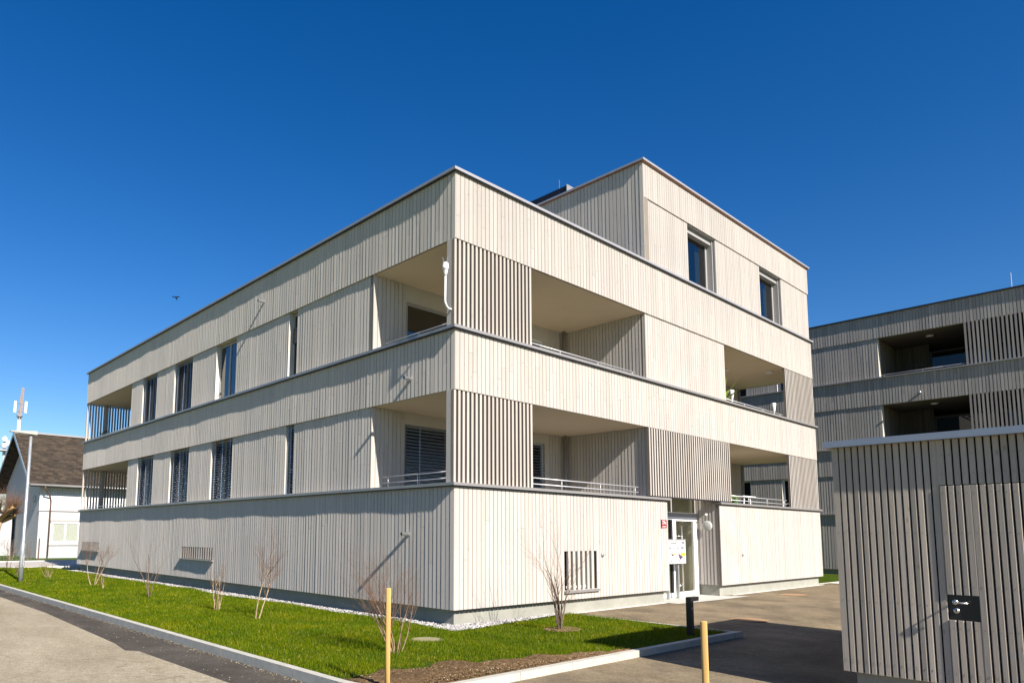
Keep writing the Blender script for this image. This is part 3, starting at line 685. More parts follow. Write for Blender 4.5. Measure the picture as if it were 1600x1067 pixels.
# driveway: rises gently to the entrance
def driveway():
    m = MB(); xs = [-4.1, -2, 0, 3.35, 7, 12, 19]; ys = [-24, -12, -6, -3.43, -1.6, -.02, .85]
    h = lambda y: -.11 if y <= -6 else (-.11 + .03 * (y + 6) / 2.57 if y < -3.43 else min(-.004, -.08 + .078 * (y + 3.43) / 3.4))
    for i in range(len(xs) - 1):
        for j in range(len(ys) - 1):
            if ys[j] >= -3.5 and xs[i + 1] <= 3.36: continue
            a, b, c, d = xs[i], xs[i + 1], ys[j], ys[j + 1]
            m.quad((a, c, h(c)), (b, c, h(c)), (b, d, h(d)), (a, d, h(d)))
    return tag(m.build('driveway', DRIVE), kind='structure')
driveway()
sheet('entrance_slab', [(7.28, -.30, .0), (9.0, -.42, .002), (10.9, -.42, .0), (10.30, .12, .003), (10.30, .68, .003), (7.33, .68, .003)], plain('pale_concrete', (.48, .46, .41), .85, 0, .06))
# lawn with slight rise towards the wall
def lawn_h(x, y):
    n = .012 * math.sin(x * 2.1 + y * .7) + .01 * math.sin(y * 1.3 - x)
    e = min(1, max(0, (x + 4.05) / .5)) * min(1, max(0, (y + 3.38) / .4))
    return -.012 + n * e + .03 * e * (1 if x < 0 else .4)
def lawn():
    m = MB(); xs = list(np.arange(-4.05, .01, .27)); ys = list(np.arange(-3.38, 27.4, .3))
    xs2 = list(np.arange(0, 3.38, .26)) + [3.36]; ys2 = [y for y in ys if y < .1]
    for X_, Y_ in ((xs, ys), (xs2, ys2)):
        for i in range(len(X_) - 1):
            for j in range(len(Y_) - 1):
                a, b, c, d = X_[i], X_[i + 1], Y_[j], Y_[j + 1]
                m.quad((a, c, lawn_h(a, c)), (b, c, lawn_h(b, c)), (b, d, lawn_h(b, d)), (a, d, lawn_h(a, d)))
    m.box(.0, .2, -.2, 27, -.2, -.03)
    return tag(m.build('lawn', LAWN, None, True), kind='structure')
lawn()
sheet('lawn', [(-4.05, 34.6, .01), (30, 34.6, .01), (30, 70, .01), (-4.05, 70, .01)], LAWN)
sheet('lawn', [(17.5, .38, -.002), (25.7, .20, -.002), (25.7, 16, -.002), (17.5, 16, -.002)], LAWN)
sheet('path', [(-4.05, 27.4, .006), (30, 27.4, .006), (30, 34.8, .012), (-4.05, 34.8, .012)], plain('pale_path', (.42, .38, .33), .9, 0, .08))
MB_ = MB(); MB_.box(-4.1, 6, 27.3, 27.42, -.1, .05); MB_.box(-4.1, 6, 34.7, 34.82, -.1, .06); tag(MB_.build('path_edging', plain('edging_stone', (.55, .53, .48), .85)), kind='structure')
# kerbs
KERB = plain('granite_kerb', (.44, .42, .36), .8, 0, .10, 6, 60)
def kerb():
    m = MB()
    y = -2.55
    while y < 60:
        m.box(-4.16, -4.05, y, y + .992, -.22, .012 + rng.uniform(-.001, .001)); y += 1.0
    # rounded corner
    pts = []
    cx, cy, r = -3.2, -2.55, .85
    for i in range(10):
        t = math.pi + i / 9 * math.pi / 2
        pts.append((cx + (r + .11) * math.cos(t), cy + (r + .11) * math.sin(t), cx + r * math.cos(t), cy + r * math.sin(t)))
    for a, b in zip(pts, pts[1:]): m.prism([(a[0], a[1]), (b[0], b[1]), (b[2], b[3]), (a[2], a[3])], -.22, .012)
    x = -3.2
    while x < 3.2:
        e = min(x + .992, 3.22); yy = lambda q: -3.51 - .012 * (q + 3.2)
        m.prism([(x, yy(x)), (e, yy(e)), (e, yy(e) + .11), (x, yy(x) + .11)], -.22, .012 + rng.uniform(-.001, .001)); x += 1.0
    m.prism([(3.225, -3.60), (3.50, -3.60), (3.42, -3.48), (3.225, -3.48)], -.22, .012)
    m.prism([(3.34, -3.475), (3.42, -3.475), (3.47, .10), (3.39, .10)], -.22, .008)
    return tag(m.build('kerb', KERB), kind='structure')
kerb()
m = MB(); m.box(3.5, 7.3, .02, .115, -.2, .006); m.box(10.9, 17.7, .02, .115, -.2, .006); m.prism([(17.7, .30), (25.7, .12), (25.7, .2), (17.7, .38)], -.2, .006)
tag(m.build('wall_edging', plain('pale_edging', (.60, .57, .50), .85)), kind='structure')
# soil along the kerb corner: lumpy sheet just above the lawn
def soil():
    m = MB(); r2 = random.Random(3)
    P = {}
    xs = np.arange(-4.05, .4, .06)
    def width(x): return max(0, min(1.0, .98 - .27 * max(0, x + 3.3))) + .06 * math.sin(x * 9)
    for x in xs:
        for k in range(19):
            P[(round(float(x), 3), k)] = None
    rows = []
    for x in xs:
        row = []; wd = width(x)
        y0 = -3.39 if x > -3.2 else -2.55 - math.sqrt(max(0, .85 ** 2 - (x + 3.2) ** 2)) + .004
        wd2 = max(0, -2.42 + .12 * math.sin(x * 7) - y0) if x < -2.2 else wd
        for k in range(19):
            t = k / 18; y = y0 + t * wd2
            row.append((x, y, lawn_h(x, y) + .014 * math.sin(math.pi * min(1, t * 1.02 + .02)) + r2.uniform(0, .022) * (1 if 0 < k < 18 else 0) - (.02 if k == 18 else 0)))
        rows.append(row)
    for a, b in zip(rows, rows[1:]):
        for k in range(18): m.quad(a[k], b[k], b[k + 1], a[k + 1])
    o = m.build('soil', SOILM)
    return tag(o, 'bare brown soil between the lawn and the kerb corner', 'soil', kind='stuff')
soil()

def stones(name, pts, size, mat, label, cat, seed):
    r2 = random.Random(seed); m = MB()
    base = [Vector(v) for v in ((1, 0, 0), (-1, 0, 0), (0, 1, 0), (0, -1, 0), (0, 0, 1), (0, 0, -1))]
    fc = ((0, 2, 4), (2, 1, 4), (1, 3, 4), (3, 0, 4), (2, 0, 5), (1, 2, 5), (3, 1, 5), (0, 3, 5))
    for (x, y, z) in pts:
        s = size * r2.uniform(.6, 1.3); a = r2.uniform(0, 6.3); ca, sa = math.cos(a), math.sin(a); n = len(m.v)
        sx, sy, sz = s * r2.uniform(.7, 1.3), s * r2.uniform(.7, 1.2), s * r2.uniform(.5, .9)
        for v in base:
            q = Vector((v.x * sx, v.y * sy, v.z * sz)) * r2.uniform(.8, 1.15); m.v.append((x + q.x * ca - q.y * sa, y + q.x * sa + q.y * ca, z + q.z + sz * .3))
        for f in fc: m.f.append(tuple(n + i for i in f)); m.m.append(0)
    return tag(m.build(name, mat), label, cat, kind='stuff')
def gmat():
    m, nt, b = mat_base('white_pebbles', .8, 0, .3); g = nt.nodes.new('ShaderNodeNewGeometry')
    nt.links.new(ramp(nt, g.outputs['Random Per Island'], [(0, (.13, .12, .11)), (.4, (.34, .32, .31)), (1, (.56, .54, .52))]), b.inputs['Base Color']); return m
r3 = random.Random(5); gp = []
for i in range(8200):
    y = -.42 + 24.2 * r3.random() ** 1.25; x = r3.uniform(-.34 + .03 * math.sin(y * 2), .14); gp.append((x, y, .012 + r3.uniform(-.004, .012)))
for i in range(2600):
    x = -.4 + 3.5 * r3.random() ** 1.1; wd = .56 - .15 * max(0, x); y = .13 - r3.random() * max(.12, wd); gp.append((x, y, .012 + r3.uniform(-.004, .012)))
def clodmat():
    m, nt, b = mat_base('soil_crumbs', .95, 0, .1); g = nt.nodes.new('ShaderNodeNewGeometry')
    nt.links.new(ramp(nt, g.outputs['Random Per Island'], [(0, (.05, .028, .012)), (.5, (.13, .08, .04)), (.9, (.22, .15, .085)), (1, (.42, .34, .24))]), b.inputs['Base Color']); return m
stones('gravel', gp, .017, gmat(), 'strip of white gravel along the foot of the pale building', 'gravel', 9)
gp = []
for i in range(5200):
    x = r3.uniform(-3.9, -.2); wd = max(.1, .9 - .27 * max(0, x + 3.3)); y = -3.35 + r3.random() * wd
    if x < -3.2 and (x + 3.2) ** 2 + (y + 2.55) ** 2 > .8 ** 2: continue
    gp.append((x, y, .012 + r3.uniform(0, .01)))
stones('soil_clods', gp, .010, clodmat(), 'crumbs of soil scattered over the bare strip by the kerb', 'soil', 4)

gp = []
for i in range(900):
    y = -3.2 + 22 * r3.random() ** 1.5; gp.append((-4.17 - abs(r3.gauss(0, .05)) if r3.random() < .7 else r3.uniform(-4.95, -4.2), y, -.104))
stones('grit', gp, .007, plain('tan_grit', (.34, .29, .19), .9), 'loose tan grit lying along the foot of the road kerb', 'grit', 12)
gp = []
for i in range(420):
    a = r3.uniform(0, 6.3); q = .30 * r3.random() ** .6; gp.append((1.15 + q * math.cos(a) * 1.2, -1.52 + q * math.sin(a), .03))
stones('bark_litter', gp, .016, plain('leaf_litter', (.17, .105, .055), .95, 0, .35, 30), 'ring of brown litter round the foot of the dark bare shrub', 'litter', 13)
# grass blades
def grassmat():
    m = bpy.data.materials.new('grass_blade'); m.use_nodes = True; nt = m.node_tree; b = nt.nodes['Principled BSDF']; b.inputs['Roughness'].default_value = .55; b.inputs['Specular IOR Level'].default_value = .08
    g = nt.nodes.new('ShaderNodeNewGeometry')
    c = ramp(nt, g.outputs['Random Per Island'], [(0, (.06, .11, .001)), (.6, (.125, .175, .001)), (.93, (.21, .23, .006)), (1, (.36, .31, .10))])
    c = mixc(nt, 'MULTIPLY', 1, c, ramp(nt, noise(nt, coords(nt), 1.1, 4), [(.3, (.62, .76, .7)), (.5, (.95, .98, 1)), (.72, (1.45, 1.18, 1.2))]))
    nt.links.new(c, b.inputs['Base Color'])
    tr = nt.nodes.new('ShaderNodeBsdfTranslucent'); nt.links.new(c, tr.inputs[0]); mx = nt.nodes.new('ShaderNodeMixShader'); mx.inputs[0].default_value = .35
    o = nt.nodes['Material Output']; nt.links.new(b.outputs[0], mx.inputs[1]); nt.links.new(tr.outputs[0], mx.inputs[2]); nt.links.new(mx.outputs[0], o.inputs[0]); return m
def grass():
    r = np.random.default_rng(2); pts = []
    def region(n, x0, x1, y0, y1): pts.append(np.stack([r.uniform(x0, x1, n), r.uniform(y0, y1, n)], 1))
    region(70000, -4.04, -.3, -3.4, 1.0); region(76000, -4.04, -.3, 1, 7); region(42000, -4.04, -.3, 7, 15); region(26000, -4.04, -.3, 15, 27.3)
    region(42000, -.3, 3.36, -3.4, .0)
    p = np.concatenate(pts); x, y = p[:, 0], p[:, 1]
    keep = np.ones(len(p), bool)
    soilw = np.where(x < -2.2, 1.0, np.clip(.98 - .27 * np.maximum(0, x + 3.3), 0, 1))
    ys = -3.39 + soilw + .08 * np.sin(x * 9) + .05 * np.sin(x * 23)
    keep &= ~((y < ys) & (x < .4) & (r.random(len(p)) < .97))
    keep &= ~((x > -.38) & (y > -.45 + .16 * np.clip(x, 0, 3)))
    keep &= ((x + 1.45) ** 2 + (y + .93) ** 2) > .215 ** 2
    keep &= ~((x < -3.2) & (y < -2.55))
    p = p[keep]; n = len(p); x, y = p[:, 0], p[:, 1]
    e = np.clip((x + 4.05) / .5, 0, 1) * np.clip((y + 3.38) / .4, 0, 1)
    z = -.012 + (.012 * np.sin(x * 2.1 + y * .7) + .01 * np.sin(y * 1.3 - x)) * e + .03 * e * np.where(x < 0, 1, .4)
    far = np.clip((y + 3) / 25, 0, 1)
    h = r.uniform(.016, .055, n) * (1 + .25 * np.sin(x * 3.1) * np.sin(y * 2.3)) * (1 + .2 * far); wd = r.uniform(.0012, .0026, n) * (1.0 + 3.2 * far)
    a = r.uniform(0, 2 * np.pi, n); lean = r.uniform(.1, .8, n) * h; la = r.uniform(0, 2 * np.pi, n)
    b0 = np.stack([x - wd * np.cos(a), y - wd * np.sin(a), z - .004], 1); b1 = np.stack([x + wd * np.cos(a), y + wd * np.sin(a), z - .004], 1)
    mid = np.stack([x + lean * .35 * np.cos(la), y + lean * .35 * np.sin(la), z + h * .6], 1)
    off = np.stack([wd * .8 * np.cos(a), wd * .8 * np.sin(a), 0 * wd], 1)
    tip = np.stack([x + lean * np.cos(la), y + lean * np.sin(la), z + h], 1)
    V = np.stack([b0, b1, mid + off, mid - off, tip], 1).reshape(-1, 3)
    i = np.arange(n)[:, None] * 5
    me = bpy.data.meshes.new('grass'); me.vertices.add(n * 5); me.vertices.foreach_set('co', V.ravel())
    quads = (i + np.array([[0, 1, 2, 3]])); tris = (i + np.array([[3, 2, 4]]))
    loops = np.concatenate([quads, tris], 1).ravel(); me.loops.add(len(loops)); me.loops.foreach_set('vertex_index', loops)
    me.polygons.add(2 * n); st = (np.arange(n)[:, None] * 7 + np.array([[0, 4]])).ravel(); tt = np.tile([4, 3], n)
    me.polygons.foreach_set('loop_start', st); me.polygons.foreach_set('loop_total', tt); me.update(); me.validate()
    me.materials.append(grassmat()); o = bpy.data.objects.new('grass', me); C.objects.link(o)
    return tag(o, 'short bright green grass of the lawn around the pale building', 'grass', kind='stuff')
grass()

# manhole covers
RUST = plain('rusty_cast_iron', (.34, .21, .11), .8, .1, .15, 20, 80); CONL = plain('concrete_cover', (.27, .235, .13), .9, 0, .1, 10)
def manhole(x, y, z, r, mat, label):
    e = empty('manhole_cover', label, 'manhole cover', (x, y, z), group='round covers in the ground')
    MB().tube([(0, 0, -.02), (0, 0, .006)], r * .88, 32).build('lid', mat, e); m = MB()
    for i in range(32):
        a, b = 2 * math.pi * i / 32, 2 * math.pi * (i + 1) / 32
        m.quad((r * .9 * math.cos(a), r * .9 * math.sin(a), .005), (r * math.cos(a), r * math.sin(a), .005), (r * math.cos(b), r * math.sin(b), .005), (r * .9 * math.cos(b), r * .9 * math.sin(b), .005))
    m.build('rim', mat, e)
manhole(5.86, -2.66, -.058, .36, RUST, 'rust coloured manhole cover in the driveway at the edge of the shed shadow')
manhole(12.7, -.85, -.022, .40, RUST, 'rust coloured manhole cover in the sunny driveway before the right-hand wall')
manhole(-1.45, -.93, .030, .27, CONL, 'concrete shaft cover sunk in the grass near the building corner')

# bollard light
bo = empty('bollard_light', 'black angular bollard light standing on the tip of the lawn', 'light', (2.45, -3.2, 0))
MB().box(-.045, .045, -.045, .045, -.1, .56).build('post', BLACK, bo)
MB().box(-.045, .23, -.045, .045, .56, .625).build('lamp_head', BLACK, bo)
MB().box(.06, .22, -.035, .035, .552, .56).build('diffuser', FRAMEW, bo)
MB().box(-.03, .03, -.0465, -.0455, .42, .46).build('sticker', FRAME, bo)
# stakes
STK = wood('yellow_pine_stake', (.50, .30, .09), (.62, .40, .14), .5)
def stake(x, y, zb, zt_, r, label, lean=0):
    o = MB().tube([(x, y, zb), (x + lean * .5, y, (zb + zt_) / 2), (x + lean, y, zt_ - .006), (x + lean, y, zt_)], [r, r * .98, r * .97, r * .85], 14).build('wooden_stake', STK, None, True)
    tag(o, label, 'stake', 'round wooden stakes')
stake(-3.93, -3.14, -.1, 1.062, .028, 'round yellow wooden stake at the soil corner of the lawn')
stake(-4.13, -6.86, -.2, 1.075, .0235, 'round yellow wooden stake close to the camera in front of the driveway')

# ------------------------------------------------------------------ shrubs
BARK = plain('light_bark', (.34, .25, .15), .85, 0, .3, 20); BARKD = plain('dark_bark', (.13, .09, .065), .85, 0, .3, 20)
TWIG = plain('twig_bark', (.15, .085, .05), .85, 0, .3, 20)
def branch(mb, twigs, p, d, ln, r, depth, rg, up=.25, spread=.55, kids=3, seg=5, tmin=.35):
    pts = [p.copy()]; rad = [r]; dd = d.normalized(); q = p.copy()
    for i in range(seg):
        dd = (dd + Vector((rg.gauss(0, .10), rg.gauss(0, .10), rg.gauss(0, .06) + up * .12))).normalized()
        q = q + dd * ln / seg; pts.append(q.copy()); rad.append(r * (1 - .62 * (i + 1) / seg))
    (mb if depth == 0 else twigs).tube(pts, rad, 6 if depth == 0 else 4, cap=False)
    if depth < (4 if kids > 3 else 3) and ln > .05:
        for k in range(kids + (1 if rg.random() < .5 else 0)):
            t = rg.uniform(tmin, 1.0) if k else 1.0; i = min(seg, max(1, int(t * seg)))
            a = rg.uniform(0, 6.28); v = dd.orthogonal().normalized(); v = (Matrix.Rotation(a, 3, dd) @ v)
            nd = (dd + v * rg.uniform(.3, 1.0) * spread * 1.6 + Vector((0, 0, up))).normalized()
            branch(mb, twigs, pts[i], nd, ln * rg.uniform(.45, .72), rad[i] * .62, depth + 1, rg, up, spread, kids, 4, max(.3, tmin - .3))
def shrub(x, y, stems, h, r, seed, label, mat=BARK, up=.3, spread=.5, kids=3, splay=.35, name='bare_shrub', z=0.0, kids_depth=0, length=.55, group='bare shrubs on the lawn', tmin=.35, tw=None):
    e = empty(name, label, 'shrub', (x, y, z), group=group); rg = random.Random(seed); a_ = MB(); b_ = MB()
    for i in range(stems):
        an = rg.uniform(0, 6.28); sp = splay * rg.uniform(.2, 1.0)
        branch(a_, b_, Vector((.05 * math.cos(an), .05 * math.sin(an), -.03)), Vector((math.cos(an) * sp, math.sin(an) * sp, 1)), h * length * rg.uniform(.8, 1.15), r * rg.uniform(.7, 1.1), 0, rg, up, spread, kids, 5, tmin)
    a_.build('stem', mat, e, True); b_.build('twig', tw or TWIG, e, True); return e
shrub(-2.0, 14.06, 3, 1.6, .022, 11, 'pale two-stemmed bare shrub nearest the far vent grille', splay=.5, kids=4, tmin=.75, length=.45)
shrub(-2.12, 12.56, 3, .75, .015, 12, 'knee-high pale bare shrub between the two-stemmed one and the dark one', splay=.5)
shrub(-2.19, 8.77, 4, 1.75, .015, 13, 'dark thin bare shrub left of the near vent grille', BARKD, splay=.3, kids=2, length=.6)
shrub(-2.13, 5.0, 8, .95, .012, 14, 'clump of upright pale whips right of the near vent grille', splay=.25, kids=2, spread=.25, length=.75)
sh = shrub(-2.18, 3.2, 2, 1.85, .021, 27, 'tall bare shrub forked low into two trunks with a dense twiggy top', splay=.5, kids=5, length=.5, tmin=.72, spread=.6)
shrub(-2.52, -1.54, 10, 1.45, .0105, 16, 'large many-stemmed bare shrub behind the left yellow stake', plain('red_brown_bark', (.24, .15, .10), .85, 0, .3, 20), splay=.75, kids=4, length=.6)
shrub(1.15, -1.48, 6, 1.75, .016, 17, 'dark bare shrub in front of the slatted window of the sunlit wall', BARKD, splay=.42, kids=3, spread=.45, length=.6)
shrub(-2.26, 18.45, 9, .75, .009, 18, 'low tuft of brown stems on the lawn right of the street lamp', splay=.5, kids=2)
shrub(-2.9, 20.5, 4, .9, .010, 19, 'thin bare shrub directly behind the street lamp', BARKD, splay=.5, kids=2)
shrub(-2.21, 25.9, 4, .8, .010, 20, 'thin bare shrub at the left end of the lawn before the path', BARKD, splay=.5, kids=2)
for (x, y, s, h, lb) in ((.2, 37.6, 31, 1.5, 'bare bush left of the lamp at the foot of the shaded gable'), (1.2, 38.2, 33, 1.4, 'bare bush right of the lamp at the corner of the white house'), (-.9, 38.4, 34, 1.6, 'wide bare bush at the picture edge below the shaded gable')):
    shrub(x, y, 8, h, .018, s, lb, plain('hedge_bark', (.28, .20, .15), .9), splay=.9, kids=3, group='bare bushes at the house')
# pollarded tree on the far left
pt = empty('pollard_tree', 'pollarded tree with knobbly golden head of twigs at the left edge', 'tree', (-3.42, 21.3, 0))
MB().tube([(0, 0, -.1), (.02, 0, .8), (0, .02, 1.7), (.05, 0, 2.1)], [.14, .11, .11, .14], 12).build('trunk', BARK, pt, True)
rg = random.Random(41); a_ = MB(); b_ = MB()
for i in range(9):
    an = i * .75 + rg.uniform(-.2, .2); ln = rg.uniform(.5, 1.1); d = Vector((math.cos(an), math.sin(an), rg.uniform(.15, .9)))
    pts = [Vector((0, 0, 2.0))]; 
    for k in range(4): pts.append(pts[-1] + (d + Vector((rg.gauss(0, .15), rg.gauss(0, .15), .12 * k))).normalized() * ln / 4)
    a_.tube(pts, [.10, .08, .065, .075, .085], 8)
    for k in range(80):
        t = rg.choice([2, 3, 4, 4, 4]); dd = Vector((rg.gauss(0, .7), rg.gauss(0, .7), rg.uniform(.1, 1.3))) + d * .4
        branch(a_, b_, pts[t], dd, rg.uniform(.25, .7), .0055, 2, rg, .2, .3, 1, 4)
KN = plain('golden_bark', (.34, .22, .09), .85, 0, .3, 12)
a_.build('crown', KN, pt, True); b_.build('twig', TWIG, pt)

# ------------------------------------------------------------------ street lamp
lp = empty('street_lamp', 'slim galvanised street lamp on the lawn at the left', 'street lamp', (-3.35, 17.21, 0))
MB().tube([(0, 0, -.1), (0, 0, 1.25), (0, 0, 1.30), (0, 0, 4.88)], [.075, .075, .055, .045], 14).build('pole', GALV, lp, True)
k = MB(); k.v = [(-.62, -.10, 4.93), (.16, -.13, 4.88), (.16, .13, 4.88), (-.62, .10, 4.93), (-.62, -.10, 4.96), (.16, -.13, 5.01), (.16, .13, 5.01), (-.62, .10, 4.96)]
k.f = [(0, 3, 2, 1), (4, 5, 6, 7), (0, 1, 5, 4), (1, 2, 6, 5), (2, 3, 7, 6), (3, 0, 4, 7)]; k.m = [0] * 6
k.build('lamp_head', plain('lamp_grey', (.34, .33, .30), .5), lp)
MB().box(-.5, -.1, -.08, .08, 4.895, 4.905).build('diffuser', FRAMEW, lp)
MB().box(-.05, .05, -.07, -.05, .5, .9).build('service_door', GALV, lp)

# ------------------------------------------------------------------ white house
def rooft():
    m, nt, b = mat_base('brown_roof_shingles', .9, 0, .2); v = coords(nt)
    br = nt.nodes.new('ShaderNodeTexBrick'); br.inputs['Scale'].default_value = 1.0; br.inputs['Brick Width'].default_value = .34; br.inputs['Row Height'].default_value = .16; br.inputs['Mortar Size'].default_value = .012
    br.inputs['Color1'].default_value = (.030, .024, .018, 1); br.inputs['Color2'].default_value = (.068, .052, .038, 1); br.inputs['Mortar'].default_value = (.05, .04, .03, 1)
    sp = nt.nodes.new('ShaderNodeSeparateXYZ'); nt.links.new(v, sp.inputs[0]); cb = nt.nodes.new('ShaderNodeCombineXYZ'); nt.links.new(sp.outputs[0], cb.inputs[0]); nt.links.new(sp.outputs[2], cb.inputs[1]); nt.links.new(cb.outputs[0], br.inputs['Vector'])
    n = ramp(nt, noise(nt, coords(nt, (1, 1, 3)), 3, 6, .7), [(.3, (.6, .6, .6)), (.7, (1.35, 1.3, 1.2))])
    nt.links.new(mixc(nt, 'MULTIPLY', 1, br.outputs[0], n), b.inputs['Base Color']); bump(nt, b, br.outputs['Fac'], .6, .03); return m
ROOFT = rooft()
H = empty('white_house', 'older white house with brown shingled gable roof behind on the left', 'house')
hx0, hx1, hy0, hy1 = 2.0, 16.0, 40.0, 50.3; rz, ry = 8.15, 45.15
m = MB(); m.box(hx0, hx1, hy0, hy1, -.3, 2.93); m.build('ground_floor_wall', PLAS, H)
m = MB(); clad(m, 'y', hy0 - .02, -1, hx0 - .02, hx1, 3.0, 4.75, .14, .012, .02, back=.1)
m.build('board_wall', [plain('white_painted_boards', (.78, .78, .78), .7), DARKB], H)
MB().box(hx0 - .04, hx1, hy0 - .045, hy0 + .1, 2.93, 3.0).build('belt_course', COPE, H)
k = MB(); n = 0
k.v = [(hx0, hy0, 2.93), (hx0, hy1, 2.93), (hx0, hy1, 4.9), (hx0, ry, rz - .1), (hx0, hy0, 4.9), (hx1, hy0, 2.93), (hx1, hy1, 2.93), (hx1, hy1, 4.9), (hx1, ry, rz - .1), (hx1, hy0, 4.9)]
k.f = [(0, 1, 2, 3, 4), (9, 8, 7, 6, 5), (0, 4, 9, 5), (1, 6, 7, 2)]; k.m = [0] * 4
k.build('gable_wall', PLAS, H)
k = MB(); ox = .75; oe = .7; sl = (rz + .12 - 4.9) / (ry - hy0)
def rp(x, y, z): return (x, y, z)
for sgn, ye in ((1, hy0 - oe), (-1, hy1 + oe)):
    zE = rz + .25 - sl * abs(ry - ye); n = len(k.v); t = .16
    k.v += [(hx0 - ox, ye, zE), (hx1, ye, zE), (hx1, ry, rz + .25), (hx0 - ox, ry, rz + .25), (hx0 - ox, ye, zE - t), (hx1, ye, zE - t), (hx1, ry, rz + .25 - t), (hx0 - ox, ry, rz + .25 - t)]
    k.f += [tuple(n + i for i in f) for f in ((0, 1, 2, 3), (7, 6, 5, 4), (0, 3, 7, 4), (0, 4, 5, 1))]; k.m += [0] * 4
rf = k.build('roof', ROOFT, H)
zE = rz + .25 - sl * (ry - hy0 + oe)
MB().cyl((hx0 - ox, hy0 - oe - .06, zE - .05), (hx1, hy0 - oe - .06, zE - .05), .07, 8).build('gutter', COPE, H, True)
k = MB()
for ye in (hy0 - oe, hy1 + oe):
    n = len(k.v); a, b = (hx0 - ox - .03, ye, zE), (hx0 - ox - .03, ry, rz + .25)
    k.v += [a, b, (b[0], b[1], b[2] - .26), (a[0], a[1], a[2] - .22)]; k.v += [(p_[0] + .028, p_[1], p_[2]) for p_ in k.v[-4:]]
    k.f += [tuple(n + i for i in f) for f in ((0, 1, 2, 3), (4, 7, 6, 5), (0, 4, 5, 1), (3, 2, 6, 7))]; k.m += [0] * 4
k.build('barge_board', COPEB, H)
MB().box(hx0 - ox, hx1, ry - .16, ry + .16, rz + .22, rz + .34).build('ridge_cap', COPE, H)
DP = plain('brown_downpipe', (.10, .06, .045), .5)
MB().tube([(hx0 + .1, hy0 - oe - .03, zE - .1), (hx0 + .12, hy0 - oe + .05, zE - .3), (hx0 + .55, hy0 - .12, zE - .75), (hx0 + .6, hy0 - .1, zE - 1.0), (hx0 + .6, hy0 - .1, .1)], .05, 8).build('downpipe', DP, H, True)
window(H, 'y', hy0 - .06, -1, 2.72, 4.40, .95, 2.28, 0, (3.55,), frame=WHITE, glass=GLASSC, fw=.12, curtain=[(2.84, 3.5), (3.62, 4.3)], cd=-.045)
MB().box(2.64, 4.5, hy0 - .075, hy0 - .006, 2.285, 2.40).build('shutter_box', FRAME, H)
MB().box(2.6, 4.55, hy0 - .1, hy0 - .006, .82, .92).build('window_sill', WHITE, H)
window(H, 'x', hx0 - .06, -1, 43.4, 43.9, 5.2, 5.6, 0, frame=FRAME, fw=.04)
window(H, 'x', hx0 - .06, -1, 41.2, 41.6, 3.5, 3.9, 0, frame=FRAME, fw=.04)
# annex in the shade beyond
an = empty('low_annex', 'low flat-roofed grey annex behind the pollarded tree in shade', 'outbuilding')
MB().box(-6.0, 1.8, 46.5, 52, -.3, 3.0).build('wall', plain('grey_plaster', (.42, .42, .43), .9), an)
MB().box(-6.1, 1.85, 46.3, 52.1, 3.0, 3.12).build('roof', COPE, an)
MB().box(-2.2, -1.3, 46.45, 46.5, 1.3, 2.3).build('window', FRAMEW, an)
# wire fence
fe = empty('wire_fence', 'thin wire mesh fence with dark posts in front of the white house', 'fence')
for x in (-3.6, -1.2, 1.25, 3.7, 6.1): MB().box(x - .03, x + .03, 35.97, 36.03, 0, 1.28).build('post', DP, fe)
k = MB()
for z in np.arange(.1, 1.2, .13): k.cyl((-6, 36, z), (8, 36, z), .0035, 4)
for x in np.arange(-6, 8, .15): k.cyl((x, 36.01, .05), (x, 36.01, 1.18), .0025, 4)
k.build('wire_mesh', GALV, fe)

# ------------------------------------------------------------------ radio mast
ms = empty('radio_mast', 'tall mobile phone mast with white panel antennas behind the house ridge', 'mast', (4.3, 60, 0))
MB().tube([(0, 0, 0), (0, 0, 11.3), (0, 0, 11.32)], [.24, .13, .07], 12).build('mast_pole', plain('mast_white', (.66, .60, .55), .6), ms, True)
k = MB()
for a in range(3):
    t = a * 2.09 + .4; c, s = math.cos(t) * .13, math.sin(t) * .13; k.tube([(c, s, 11.3), (c * .7 + .12, s * .7, 14.2)], [.045, .03], 6)
for i in range(12):
    z = 11.4 + i * .23; 
    for a in range(3):
        t = a * 2.09 + .4; t2 = t + 2.09; f = 1 - .3 * i / 12; k.cyl((math.cos(t) * .13 * f + .01 * i, math.sin(t) * .13 * f, z), (math.cos(t2) * .13 * f + .01 * i, math.sin(t2) * .13 * f, z + .2), .018, 4)
k.build('lattice_top', plain('mast_brown', (.34, .25, .20), .7), ms)
for dx, dz in ((-.40, 12.45), (.42, 12.5)): MB().box(dx - .09, dx + .09, -.08, .08, dz - .5, dz + .5).build('panel_antenna', WHITE, ms)
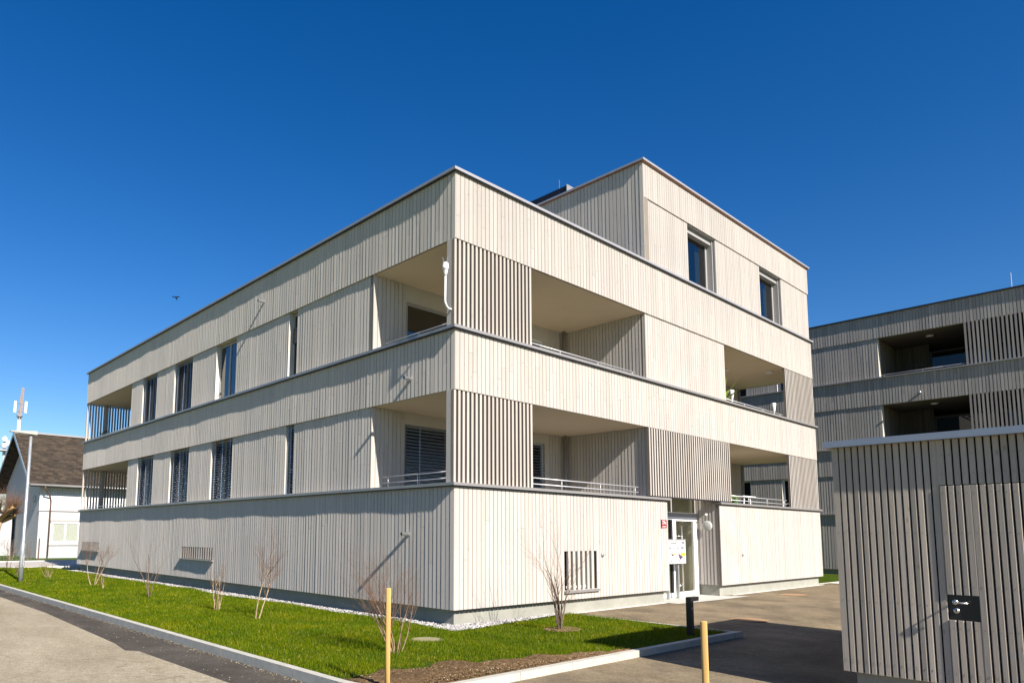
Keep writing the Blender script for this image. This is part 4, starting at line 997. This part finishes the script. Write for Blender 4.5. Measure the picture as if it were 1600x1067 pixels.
k = MB(); k.cyl((-.4, 0, 12.1), (.42, 0, 12.1), .03, 6); k.cyl((-.4, 0, 12.8), (.42, 0, 12.8), .03, 6); k.tube([(0, 0, 11.62), (0, 0, 11.72)], .26, 14); k.build('antenna_arm', COPE, ms)
m2 = empty('antenna_platform', 'small round antenna platform with white dishes beside the gable roof slope', 'mast', (3.35, 60, 0))
k = MB(); k.tube([(0, 0, 0), (0, 0, 9.8)], .12, 8); k.tube([(0, 0, 8.5), (0, 0, 8.6)], .62, 16)
k.build('mast_pole', plain('mast_grey', (.40, .42, .44), .6), m2)
for x, z in ((-.1, 8.95), (.2, 9.2), (-.1, 9.5)): MB().tube([(x, -.3, z), (x, -.45, z)], .2, 12).build('dish', WHITE, m2)
k = MB()
for i in range(16):
    a, b = i * math.pi / 8, (i + 1) * math.pi / 8
    k.cyl((.62 * math.cos(a), .62 * math.sin(a), 8.95), (.62 * math.cos(b), .62 * math.sin(b), 8.95), .02, 4); k.cyl((.62 * math.cos(a), .62 * math.sin(a), 8.6), (.62 * math.cos(a), .62 * math.sin(a), 8.95), .015, 4)
k.build('railing', GALV, m2)

# ------------------------------------------------------------------ bird
bd = empty('bird', 'small dark bird flying in the blue sky left of the building', 'bird', (13.3, 49.16, 21.74), rz=.9)
BM = plain('dark_feathers', (.015, .014, .016), .7)
MB().tube([(-.16, 0, .02), (-.12, 0, .03), (-.02, 0, .02), (.10, 0, -.03), (.2, 0, -.06), (.30, 0, -.09)], [.012, .045, .07, .055, .03, .045], 8).build('body', BM, bd, True)
for s in (-1, 1):
    k = MB(); P = [(-.07, .04 * s, .03), (-.10, .2 * s, .10), (-.02, .34 * s, .06), (.06, .22 * s, .06), (.07, .04 * s, .02)]
    k.v = P + [(x, y, z - .012) for x, y, z in P]; k.f = [(0, 1, 2, 3, 4), (9, 8, 7, 6, 5)] + [(i, i + 5, (i + 1) % 5 + 5, (i + 1) % 5) for i in range(5)]; k.m = [0] * 7
    k.build('wing', BM, bd)
